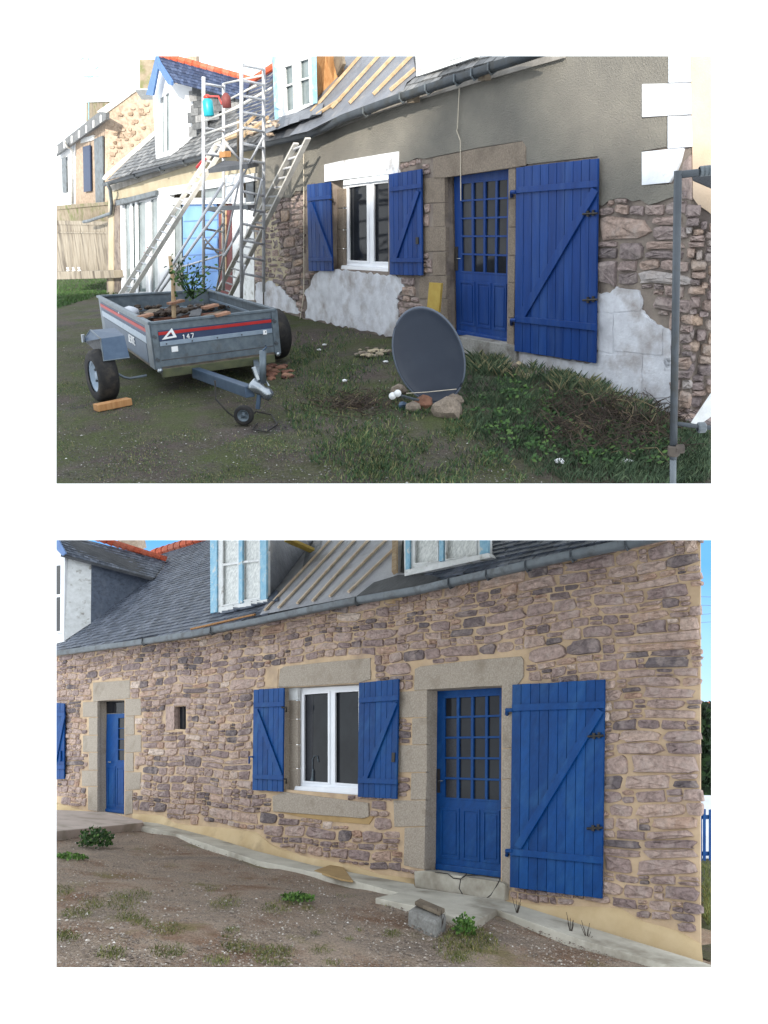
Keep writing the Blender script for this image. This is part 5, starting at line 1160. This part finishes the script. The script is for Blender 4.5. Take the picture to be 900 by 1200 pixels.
def wheel(c, ax, R0, w, name, rimm='alu_dull', par=tr):
    o = MB().lathe(c, ax, [(R0 * .60, -w * .5), (R0 * .86, -w * .56), (R0 * .97, -w * .42), (R0, -w * .2), (R0, w * .2), (R0 * .97, w * .42), (R0 * .86, w * .56), (R0 * .60, w * .5)], 36, sx=U).build(name, 'rubber', par, smooth=True)
    MB().lathe(c, ax, [(0, w * .30), (R0 * .14, w * .34), (R0 * .18, w * .22), (R0 * .45, w * .16), (R0 * .52, w * .40), (R0 * .62, w * .46), (R0 * .62, -w * .4), (0, -w * .4)], 28, sx=U).build('rim', rimm, o, smooth=True)
    y_ = V(ax).cross(U).normalized()
    for k in range(4):
        a = .78 + 1.5708 * k; MB().lathe(c + (U * math.sin(a) + y_ * math.cos(a)) * R0 * .3 + V(ax) * w * .17, ax, [(0, .03), (R0 * .05, .02), (R0 * .05, 0)], 8).build('wheel_bolt', 'zinc_dark', o)
    return o
axl = -(Lf).normalized()                                              # points to the left, outwards
gw = S.G(124, 470); R0 = abs((S.V(124, 408, gw) - S.V(124, 470, gw)).dot(U)) / 2; lw = (S.V(110, 440, gw) - S.V(140, 440, gw)).length
sd_ = (FL - BL).normalized()
tow = (EYE - gw); tow = (tow - U * tow.dot(U)).normalized(); lft = tow.cross(U); lft = lft if (RMT @ lft).x < 0 else -lft
aw_ = (lft * .96 + tow * .27).normalized()
wheel(gw + U * R0, aw_, R0, .19, 'wheel', 'galv_bright')
gw2 = S.G(325, 421); R2 = abs((S.V(325, 360, gw2) - S.V(325, 420, gw2)).dot(U)) / 2
wheel(gw2 + U * R2 - S.R * .02, -aw_, R2, .18, 'wheel')
jw = S.G(287, 498); wheel(jw + U * .095, (lft * .45 - tow * -.9).normalized(), .095, .06, 'jockey_wheel', 'galv')
# mudguard over the left wheel
def FP(x, y, d): return S.V(x, y, gw + tow * d)
fb = MB(); fv = [FP(106, 386.6, -.28), FP(134.7, 384.4, -.28), FP(145.5, 393, .10), FP(117.8, 397, .10), FP(152, 419, .22), FP(121.5, 423, .22), FP(97, 399, -.34), FP(102.7, 391.6, -.32), FP(112, 398, .0), FP(99, 401, -.34)]
fb.add(fv, [(0, 1, 2, 3), (3, 2, 4, 5), (7, 0, 3, 8), (6, 7, 8, 9)])
fo2 = fb.build('mudguard', 'galv_blue', tr)
MB().tube([FP(97, 400, -.34), FP(102.7, 391.6, -.32), FP(106, 386.6, -.28), FP(117.8, 397, .10), FP(121.5, 423, .22), FP(152, 419, .22)], .008, 5).build('rolled_edge', 'galv', fo2)
MB().sheet([FP(97, 399, -.36), FP(106, 388, -.3), FP(118, 397, .06), FP(121, 422, .1), FP(112, 412, -.12), FP(104, 404, -.3)]).build('arch_shade', 'felt_dark', fo2)  # dark sheet standing in for the shade inside the mudguard
MB().tube([FP(97, 392, -.3), FP(98, 401, -.3)], .02, 6).build('side_lamp', 'chrome', tr)
wl_ = gw + U * R0
MB().tube([S.V(126, 428, wl_), S.V(131, 434, wl_ ), S.V(145, 442, wl_), S.V(152, 443.5, wl_), S.V(172, 440, wl_)], .014, 8).build('side_tube', 'galv', tr, smooth=True)
MB().lathe(fpt(.02, 1.02, .05), fn_, [(0, .03), (.025, .02), (.03, 0), (0, -.02)], 10).build('tail_knob', 'chrome', tr)
MB().lathe(fpt(.98, 1.0, .05), fn_, [(0, .03), (.025, .02), (.03, 0), (0, -.02)], 10).build('tail_knob', 'chrome', tr)
for a, t in ((.01, .25), (.01, .75), (.975, .2), (.975, .72)): MB().bar(fpt(a - .005, t, .02), fpt(a + .02, t + .06, .02), .03, .02, fn_).build('catch', 'zinc_dark', fo)
for k in range(5): MB().lathe(fpt(.1 + k * .2, .46, .017), fn_, [(0, .006), (.008, .004), (.01, 0)], 6).build('rivet', 'zinc_dark', fo)
MB().tube([S.V(252, 446, cp), S.V(253, 468, cp), S.V(268, 484, cp), S.V(286, 497, cp), S.V(300, 482, cp)], .008, 5).build('cable', 'iron', tr)
MB().tube([S.G(300, 482, .05), S.G(318, 486, .02), S.G(325, 497, .01), S.G(312, 506, .01), S.G(296, 503, .01), S.G(302, 496, .01)], .008, 5).build('cable', 'iron', tr)
# load
random.seed(52)
lb = [((160, 377), (232, 352)), ((170, 370), (246, 356)), ((178, 374), (292, 362)), ((205, 372), (250, 353)), ((215, 378), (262, 364)), ((190, 368), (200, 360)), ((228, 370), (236, 350)), ((165, 372), (182, 362)), ((240, 374), (300, 368)), ((185, 378), (240, 371))]
for k, (p_, q_) in enumerate(lb):
    hz = .50 + .014 * k + R_(0, .03)
    o = MB().bar(S.G(p_[0], p_[1] + 1, hz), S.G(q_[0], q_[1] + 1, hz + R_(-.02, .05)), R_(.09, .16), .025, U).build('board', ['felt_dark', 'timber_grey', 'tile_shard'][k % 3], None, bev=.004)
    tag(o, ['dark board at the left of the trailer load', 'grey board across the left of the load', 'long brown board along the front of the load', 'dark board in the centre of the load', 'grey board near the front rail', 'short brown board beside the white bag', 'dark short board under the bush', 'grey short board nearest the left rail', 'brown board at the right end of the load', 'dark board against the front rail'][k], 'board', 'boards piled in the trailer')
for k, (x, y, a_) in enumerate(((206, 352, 1), (246, 357, 2), (260, 366, 3), (170, 368, 4))):
    o = MB().bar(S.G(x - 8, y + 4, .78), S.G(x + 8, y, .80), .12, .03, U, tone=.8).build('tile_piece', 'tile_shard', None, bev=.005)
    tag(o, ['orange tile piece under the bush', 'orange tile piece behind the centre of the load', 'orange brown tile piece at the right of the load', 'orange tile piece near the left rail'][k], 'tile', 'tile pieces on the trailer load')
MB_ = MB()
for k in range(260):
    x, y = R_(150, 300), R_(356, 378)
    if y < 375 - (x - 130) * .12 and y > 352: MB_.rock(S.G(x, y + 2, .58 + R_(0, .06)), R_(.03, .08), .5, tone=R_(0, .5), n=1)
tag(MB_.build('rubble_fill', 'brush'), 'dark debris filling the trailer box under the boards', 'debris', kind='stuff')
bgm = MB().rock(S.G(152, 366, .70), .17, .45, n=2).build('bag', 'bag', None, smooth=True); tag(bgm, 'crumpled pale grey bag in the back left corner of the trailer', 'bag')
st = MB().tube([S.G(204, 372, .6), S.V(203, 330, S.G(204, 372, .6)), S.V(199, 300, S.G(204, 372, .6))], [.03, .028, .022], 7).build('timber_stake', 'timber', None); tag(st, 'pale round stake standing up from the trailer load', 'stake')
sb = MB(); random.seed(61); g0 = S.G(226, 372, .62)
base_ = S.V(226, 350, g0)
for k in range(16):
    a_ = S.V(222 + R_(-12, 12), 350, g0); t_ = S.V(R_(202, 254), R_(306, 346), g0) + fn_ * R_(-.3, .3); sb.tube([base_, (a_ + t_) / 2, t_], [.01, .007, .004], 4, tone=0)
    for j in range(11):
        c_ = (a_ + t_) / 2 + ((t_ - a_) / 2) * R_(-.1, 1.1) + V((R_(-.1, .1), R_(-.1, .1), R_(-.07, .07))); d_ = V((R_(-1, 1), R_(-1, 1), R_(-.4, .8))).normalized() * .06; w_2 = d_.orthogonal().normalized() * .02
        sb.add([c_, c_ + d_ * .5 + w_2, c_ + d_, c_ + d_ * .5 - w_2], [(0, 1, 2, 3)], R_(.1, .8))
tag(sb.build('bush', 'leaf'), 'leafy green branches standing in the back of the trailer', 'plant')
wd = MB().bar(S.G(112, 478, .04), S.G(152, 470, .04), .12, .07, U).build('wooden_chock', 'timber_orange', None, bev=.006); tag(wd, 'pale wooden plank chocking the left trailer wheel', 'plank')

# ---- scaffold tower
def T_(x, y, o): return S.W(x, y, o)
stw = thing('scaffold_tower', S.gz(T_(270, 340, 1.3)), 'aluminium scaffold tower with platforms rising before the dormers', 'scaffold')
def tb(pts, r, name='tube', par=stw, m='alu'): return MB().tube(pts, r, 8).build(name, m, par, smooth=True)
OF, ON = .8, 1.7
fr1 = tb([T_(283, 52, ON), T_(283, 352, ON)], .026, 'end_frame'); tb([T_(309, 52, OF), T_(309, 342, OF)], .026, 'post', fr1)
for y in (76, 94, 112, 131, 149, 168, 186, 205, 224, 243, 262, 281, 300, 320): tb([T_(283, y, ON), T_(309, y + 5.5, OF)], .019, 'rung', fr1)
fr2 = tb([T_(238.5, 90, ON), T_(238.5, 345, ON)], .026, 'end_frame'); tb([T_(262, 98, OF), T_(262, 340, OF)], .026, 'post', fr2)
for y in (98, 150, 180, 245, 268, 290, 312): tb([T_(238.5, y, ON), T_(262, y + 4, OF)], .019, 'rung', fr2)
for a_, b_, o_ in (((240, 142), (283, 124), ON), ((238, 158), (283, 142), ON), ((283, 124), (318, 103), OF), ((262, 120), (300, 100), OF), ((264, 132), (309, 108), OF), ((240, 172), (285, 150), ON), ((262, 98), (309, 88), OF)):
    tb([T_(*a_, o_), T_(*b_, o_)], .016, 'guard_rail', m='alu_dull')
for a_, b_ in (((282, 204), (253, 342)), ((307, 211), (297, 253)), ((287, 311), (282, 349)), ((213, 313), (262, 298)), ((238.5, 290), (262, 262)), ((240, 280), (258, 300)), ((262, 300), (283, 268)), ((258, 250), (240, 232)), ((283, 262), (264, 300)), ((309, 160), (285, 205)), ((262, 165), (283, 190))):
    tb([T_(*a_, ON), T_(*b_, ON * .8)], .016, 'brace')
for a_, b_ in (((262, 214), (171, 360)), ((282, 210), (176, 358))): tb([T_(a_[0], a_[1], ON), S.V(b_[0], b_[1], S.G(b_[0] + 4, 372, .3))], .022, 'outrigger')
MB().prism([T_(244, 198, ON), T_(290, 192, ON), T_(303, 190, OF), T_(262, 188, OF)], -U * .06).build('platform', 'felt_dark', stw)
MB().prism([T_(238, 243, ON), T_(290, 240, ON), T_(300, 240, OF), T_(262, 241, OF)], -U * .06).build('platform', 'zinc_dark', stw)
tb([T_(279, 140, OF), T_(279, 195, OF)], .02, 'timber_upright', m='timber_grey')
MB().prism([T_(257, 178, ON - .1), T_(263, 177, ON - .1), T_(263, 184, ON - .1), T_(257, 185, ON - .1)], -S.N * .1).build('wood_block', 'timber_orange', stw)
sp = thing('sprayer_bottle', T_(245, 137, ON), 'turquoise plastic bottle with red top on the scaffold', 'bottle')
g0 = T_(245, 137, ON + .02); hh = (T_(245, 115, ON + .02) - g0).length; rr = (g0 - EYE).length * 5.6 / F
MB().lathe(g0, U, [(0, 0), (rr * .9, .01), (rr, hh * .08), (rr, hh * .82), (rr * .7, hh * .95), (rr * .3, hh)], 18).build('body', 'turquoise', sp, smooth=True)
MB().lathe(g0 + U * hh * .96, U, [(rr * .35, 0), (rr * .75, hh * .05), (rr * .7, hh * .16), (rr * .2, hh * .24), (0, hh * .24)], 14).build('cap', 'red_plastic', sp, smooth=True)
MB().tube([g0 + U * hh * 1.1, T_(256, 113, ON), T_(260, 122, ON)], .012, 6).build('hose', 'red_plastic', sp)
rc = MB().lathe(T_(266, 127, ON), U, [(0, 0), (.06, .01), (.065, .14), (.03, .19), (0, .2)], 12).build('red_can', 'red_brown', None, smooth=True); tag(rc, 'small dark red can hanging beside the turquoise bottle', 'can')
# ladders
def ladder(r1, r2, ot, ob, n, name, label, w=.055, m='alu_dull'):
    L = thing(name, r1[1], label, 'ladder')
    for a_, b_ in (r1, r2): MB().bar(a_, b_, .03, w, S.N).build('rail', m, L)
    for k in range(n):
        t = (k + .6) / n; MB().tube([r1[0].lerp(r1[1], t), r2[0].lerp(r2[1], t)], .016, 6).build('rung', 'alu', L)
    return L
def LP(x, y, o, gx=None):  return T_(x, y, o)
gA = S.G(140, 372); gB = S.G(262, 360)
La = ladder((T_(257, 164, .5), S.V(128, 366, gA)), (T_(266, 166, .5), S.V(138, 368, gA)), 0, 0, 22, 'ladder', 'long aluminium ladder leaning left of the scaffold behind the trailer', w=.075)
for q in ((173, 290), (170, 296)): MB().rock(S.V(q[0], q[1], T_(q[0], q[1], 1.7)), .03, .5, n=1).build('red_mark', 'red_tape', La)
MB().tube([T_(231, 196, .8), T_(240, 186, .8)], .03, 6).build('red_hook', 'red_tape', La)
Lb = ladder((T_(347, 168, .5), S.V(256, 341, gB)), (T_(361, 162, .5), S.V(270, 346, gB)), 0, 0, 18, 'ladder', 'aluminium ladder leaning on the gutter right of the scaffold', w=.085)
# wires on the wall
cw = MB().tube([S.W(538.5, 98, .06), S.W(536, 150, .05), S.W(535, 153, .05), S.W(539.5, 165, .05), S.W(540, 235, .04)], .006, 5).build('hanging_cord', 'cord', None); tag(cw, 'pale cord hanging down the grey render beside the glazed door', 'cord')
cw = MB().tube([S.W(356, 165, .06), S.W(356, 345, .05), S.W(352, 372, .08), S.W(348, 384, .1)], .008, 5).build('hanging_cord', 'cord', None); tag(cw, 'thin pale cord running down the wall left of the window shutter', 'cord')
cw = MB().tube([S.W(309, 250, .06), S.W(309, 366, .05)], .014, 5).build('steel_rod', 'rust_wire', None); tag(cw, 'thin rusty rod standing against the wall right of the scaffold', 'rod')
for k in range(4): pass

# ---- dark dish leaning by the door
ds = thing('satellite_dish', S.G(500, 474), 'big dark grey satellite dish standing on edge among stones', 'dish')
dc = S.V(502.5, 417, S.G(502, 476)); vx = S.V(544, 421, dc) - dc; vy = S.V(500, 361, dc) - dc
to = (EYE - dc).normalized(); b = MB(); n = 48; vs = []; fs = []
tx = -.10
rings = [(1.0, 0, 0), (.985, .012, 1), (.955, .006, 1), (.8, -.004, 1), (.6, -.012, 1), (.4, -.018, 1), (.2, -.022, 1), (0.0, -.023, 1)]
for r_, z, _ in rings: vs += [dc + vx * r_ * math.cos(6.2832 * j / n + .0) + (vy + vx * tx) * r_ * math.sin(6.2832 * j / n) + to * z for j in range(n)]
for i in range(len(rings) - 1):
    for j in range(n): j2 = (j + 1) % n; fs.append((i * n + j, i * n + j2, (i + 1) * n + j2, (i + 1) * n + j))
b.add(vs, fs).build('bowl', 'dish', ds, smooth=True)
MB().tube([dc + vx * 1.0 * math.cos(6.2832 * j / n) + (vy + vx * tx) * math.sin(6.2832 * j / n) for j in range(n)], .014, 6, closed=True).build('rolled_edge', 'dish_rim', ds, smooth=True)
MB().tube([dc + vx * r_ * math.cos(a) + (vy + vx * tx) * r_ * math.sin(a) - to * z for r_, a, z in ((.3, 1, .2), (.1, 4, .35))], .02, 6).build('mount', 'galv', ds)
MB().tube([S.V(476, 461, dc + to * .1), S.V(500, 459.5, dc + to * .1), S.V(535, 456, dc + to * .08)], .004, 4).build('stay_wire', 'cord', ds)
MB().tube([S.V(468, 463, dc + to * .35), S.V(486, 468, dc + to * .15), S.V(500, 470, dc)], .014, 6).build('feed_arm', 'galv', ds)
for x, y, r_ in ((466, 461, .035), (460, 464, .035)): MB().lathe(S.V(x, y, dc + to * .35), to, [(0, .03), (r_, .025), (r_, -.03), (r_ * .5, -.08), (0, -.08)], 14).build('feed_horn', 'white_bright', ds, smooth=True)
random.seed(71)
for x, y, r_, m_, lab in ((524, 480, .17, 'granite_a', 'largest pale boulder propping the right foot of the dish'), (532, 470, .12, 'granite_a', 'upright stone squeezed between the dish and the big boulder'), (496, 473, .12, 'tile_shard', 'reddish brown stone in front of the foot of the dish'), (484, 478, .09, 'granite_a', 'grey brown stone left of the reddish one below the dish'), (472, 476, .06, 'galv_blue', 'small bluish stone at the left foot of the dish'), (467, 458, .1, 'granite_a', 'pale stone behind the white feed horns')):
    tag(MB().rock(S.G(x, y, r_ * .35), r_, .75, tone=.6, n=2, up=U).build('stone', m_, None), lab, 'stone', 'stones around the dish')
yp = MB().prism(P([(503, 331), (517, 332), (514, 366), (500, 364)], .28), -S.N * .03).build('yellow_board', 'timber_yellow', None); tag(yp, 'yellow board leaning on the granite jamb behind the dish', 'board')
def pile(name, mats, label, cat, cx, cy, w, hgt, n, rr, seed, lift=.0):
    random.seed(seed); o = thing(name, S.G(cx, cy), label, cat)
    for k in range(n):
        a, r_ = R_(0, 6.28), math.sqrt(R_(0, 1)); x, y = cx + math.cos(a) * w / 2 * r_, cy + math.sin(a) * hgt / 2 * r_
        MB().rock(S.G(x, y, R_(0, .05) * (1 - r_) + .01), R_(*rr), R_(.25, .6), tone=R_(0, 1), n=1, up=U).build('piece', mats, o)
pile('tile_pile', 'tile_shard', 'small heap of broken brown tiles on the grass right of the trailer', 'tile pile', 324, 436, 38, 18, 26, (.04, .09), 81)
pile('rubble_pile', 'rubble', 'little heap of pale rubble in the grass below the white base', 'rubble', 435, 412, 42, 11, 36, (.025, .06), 82)
pile('stone_heap', 'rubble', 'loose yellowish stones along the wall foot under the big shutter', 'stones', 612, 434, 44, 18, 20, (.05, .11), 83)
pile('stone_heap', 'rubble', 'loose stones and dirt at the wall foot behind the brush pile', 'stones', 690, 452, 60, 18, 20, (.05, .12), 84)
pile('stone_heap', 'stone_a', 'grey rubble tumbling out at the base of the stripped corner', 'stones', 818, 478, 40, 36, 34, (.07, .15), 85)
random.seed(86)
for k, (x, y) in enumerate(((380, 404), (374, 410), (404, 446), (452, 424), (735, 541), (656, 540), (708, 478), (690, 460))):
    tag(MB().rock(S.G(x, y, .02), .035 if k < 4 else .05, .5, tone=1, n=1, up=U).build('scrap', 'white_tape', None), ['white scrap on the path left of the rubble', 'white scrap, leftmost on the path', 'pale flake in the grass left of the dish', 'white lump just right of the pale rubble', 'white scrap at the foot of the tall grass right side', 'white leaf like scrap low in the tall grass', 'white scrap among the brambles', 'pale scrap at the top of the brambles'][k], 'scrap', 'white scraps in the yard')
# brush pile: tangled dead stalks
random.seed(91); bp_ = MB()
for k in range(1100):
    x, y = random.gauss(718, 58), random.gauss(490, 21)
    if y < 455 + (x - 640) * .12 or x < 640 or x > 800 or y > 535: continue
    g0 = S.G(x, y, R_(.0, .13)); a = R_(0, 6.28); l = R_(.1, .35); d_ = S.R * math.cos(a) + S.N * math.sin(a) * .6 + U * R_(-.2, .5)
    p1 = g0 + d_ * l * .5 + U * R_(0, .08) + S.R * R_(-.05, .05); p2 = g0 + d_ * l + U * R_(-.1, .04)
    bp_.tube([g0, p1, p2], [.004, .003, .002], 4, tone=min(1, abs(random.gauss(0, .3))))
for k in range(14):
    x, y = R_(655, 760), R_(462, 512); g0 = S.G(x, y, .18); r_ = R_(.08, .22); ang = R_(0, 6.28)
    bp_.tube([g0 + (S.R * math.cos(ang + t * .5) + U * math.sin(ang + t * .5) * .6 + S.N * .3 * math.sin(t)) * r_ for t in range(7)], .0035, 4, tone=R_(.35, .9))
tag(bp_.build('brush_pile', 'brush'), 'heap of dead brown brambles and stalks against the wall', 'brush pile', kind='stuff')
random.seed(92); b2 = MB()
for k in range(260):
    x, y = random.gauss(418, 22), random.gauss(474, 6); g0 = S.G(x, y, .01); a = R_(0, 6.28); l = R_(.08, .22)
    b2.tube([g0, g0 + (S.R * math.cos(a) + S.N * math.sin(a)) * l * .5 + U * R_(.02, .08), g0 + (S.R * math.cos(a) + S.N * math.sin(a)) * l], [.005, .003], 3, tone=min(1, abs(random.gauss(.1, .4)))) if False else b2.tube([g0, g0 + (S.R * math.cos(a) + S.N * math.sin(a)) * l + U * R_(.02, .08)], [.005, .003], 3, tone=min(1, abs(random.gauss(.1, .4))))
tag(b2.build('dead_stalks', 'brush'), 'flat patch of dead brown stalks left of the dish', 'dead plants', kind='stuff')
# steel scaffold standard near the corner
so2 = thing('scaffold_pole', S.G(788, 575), 'dark galvanized scaffold standard with clamps at the right edge', 'scaffold')
sg = S.G(789, 580); Q = lambda x, y, d_=0: S.V(x, y, sg + to * d_)
tb([Q(788.5, 590), Q(788.8, 530)], .024, 'base_tube', so2, 'zinc'); tb([Q(788.8, 538), Q(794.5, 200)], .027, 'standard', so2, 'zinc_dark')
MB().lathe(Q(789.5, 528), U, [(.034, -.04), (.042, -.03), (.042, .03), (.034, .04)], 16).build('collar', 'rust_wire', so2); MB().lathe(Q(796, 526), V((1, 0, 0)), [(0, -.03), (.035, -.03), (.035, .03), (0, .03)], 10).build('clamp', 'rust_wire', so2)
led = tb([Q(795, 205), Q(840, 199.5, -.2)], .024, 'ledger', so2, 'zinc_dark')
for k in range(3): MB().lathe(Q(823 + k * 5, 200.6 - k * .5, -.1), V((1, 0, 0)), [(.028, -.02), (.034, -.015), (.034, .015), (.028, .02)], 12).build('coupler', 'zinc', led)
MB().prism([Q(811, 206, -.3), Q(840, 205, -.3), Q(840, 224, -.3), Q(812, 212, -.3)], to * .03).build('deck_underside', 'felt_dark', so2)
tb([Q(790, 496), Q(820, 500, -.1), Q(840, 502, -.1)], .016, 'lower_ledger', so2, 'zinc_dark'); MB().lathe(Q(822, 501, -.1), V((1, 0, 0)), [(.03, -.03), (.04, -.02), (.04, .02), (.03, .03)], 12).build('coupler', 'zinc', so2)
pk = MB().prism([Q(811, 496, -.3), Q(819, 499, -.3), Q(842, 482, -.3), Q(840, 456, -.3), Q(834, 462, -.3)], to * -.04).build('leaning_board', 'white_old', None, bev=.005); tag(pk, 'pale grooved board lying on the tubes at the lower right corner', 'board')

# ---- unseen building added behind the viewpoint, outline shaped to shade both yards
edge = [(-400, 430), (66, 362), (145, 335), (215, 298), (262, 275), (312, 270), (352, 252), (395, 238), (445, 214), (486, 172), (504, 118), (540, 60), (585, 55), (618, 66), (640, 118), (660, 158), (690, 176), (760, 180), (803, 188), (850, 196), (1100, 250)]
DCAST = 34.0; cpl = []
for x, y in edge: cpl.append(S.W(x, y) + SUN * DCAST)
base_lo = [p - U * 60 for p in cpl]
b = MB(); n = len(cpl); back = (SUN - U * SUN.dot(U)).normalized() * 4
vs = cpl + base_lo + [p + back for p in cpl] + [p + back for p in base_lo]; fs = []
for i in range(n - 1): fs += [(i, i + 1, n + i + 1, n + i), (2 * n + i, 3 * n + i, 3 * n + i + 1, 2 * n + i + 1), (i, 2 * n + i, 2 * n + i + 1, i + 1)]
o = b.add(vs, fs).build('shade_caster', 'white_bright', None, clip=False); tag(o, 'tall pale unseen shade caster behind the viewpoint, its roofline shaped to shade both yards', kind='structure')  # unseen blocker, kept pale to bounce light into the yards
# ================================================================ trim what lies outside each yard's view
def trim():
    corners = {}
    for S in (A, B):
        x0, y0, x1, y1 = S.rect; inn = ray((x0 + x1) / 2, (y0 + y1) / 2); pl = []
        for a, c in (((x0, y0), (x1, y0)), ((x1, y0), (x1, y1)), ((x1, y1), (x0, y1)), ((x0, y1), (x0, y0))):
            n = ray(*a).cross(ray(*c)).normalized(); pl.append(-n if n.dot(inn) > 0 else n)
        corners[S] = pl
    for name, S in list(SCENE_OF.items()):
        o = bpy.data.objects.get(name)
        if o is None or o.type != 'MESH': continue
        off = ORG[name]; me = o.data; co_ = [v.co + off - EYE for v in me.vertices]
        if not co_: continue
        need = []; gone = False
        for n in corners[S]:
            d = [c.dot(n) for c in co_]
            if min(d) > 0: gone = True
            elif max(d) > 1e-5: need.append(n)
        if gone:
            if not o.children: bpy.data.objects.remove(o); continue
        if need:
            bm = bmesh.new(); bm.from_mesh(me)
            for n in need:
                bmesh.ops.bisect_plane(bm, geom=bm.verts[:] + bm.edges[:] + bm.faces[:], plane_co=EYE - off, plane_no=n, clear_outer=True)
            empty = not bm.faces
            bm.to_mesh(me); bm.free()
            if empty and not o.children: bpy.data.objects.remove(o)
trim()
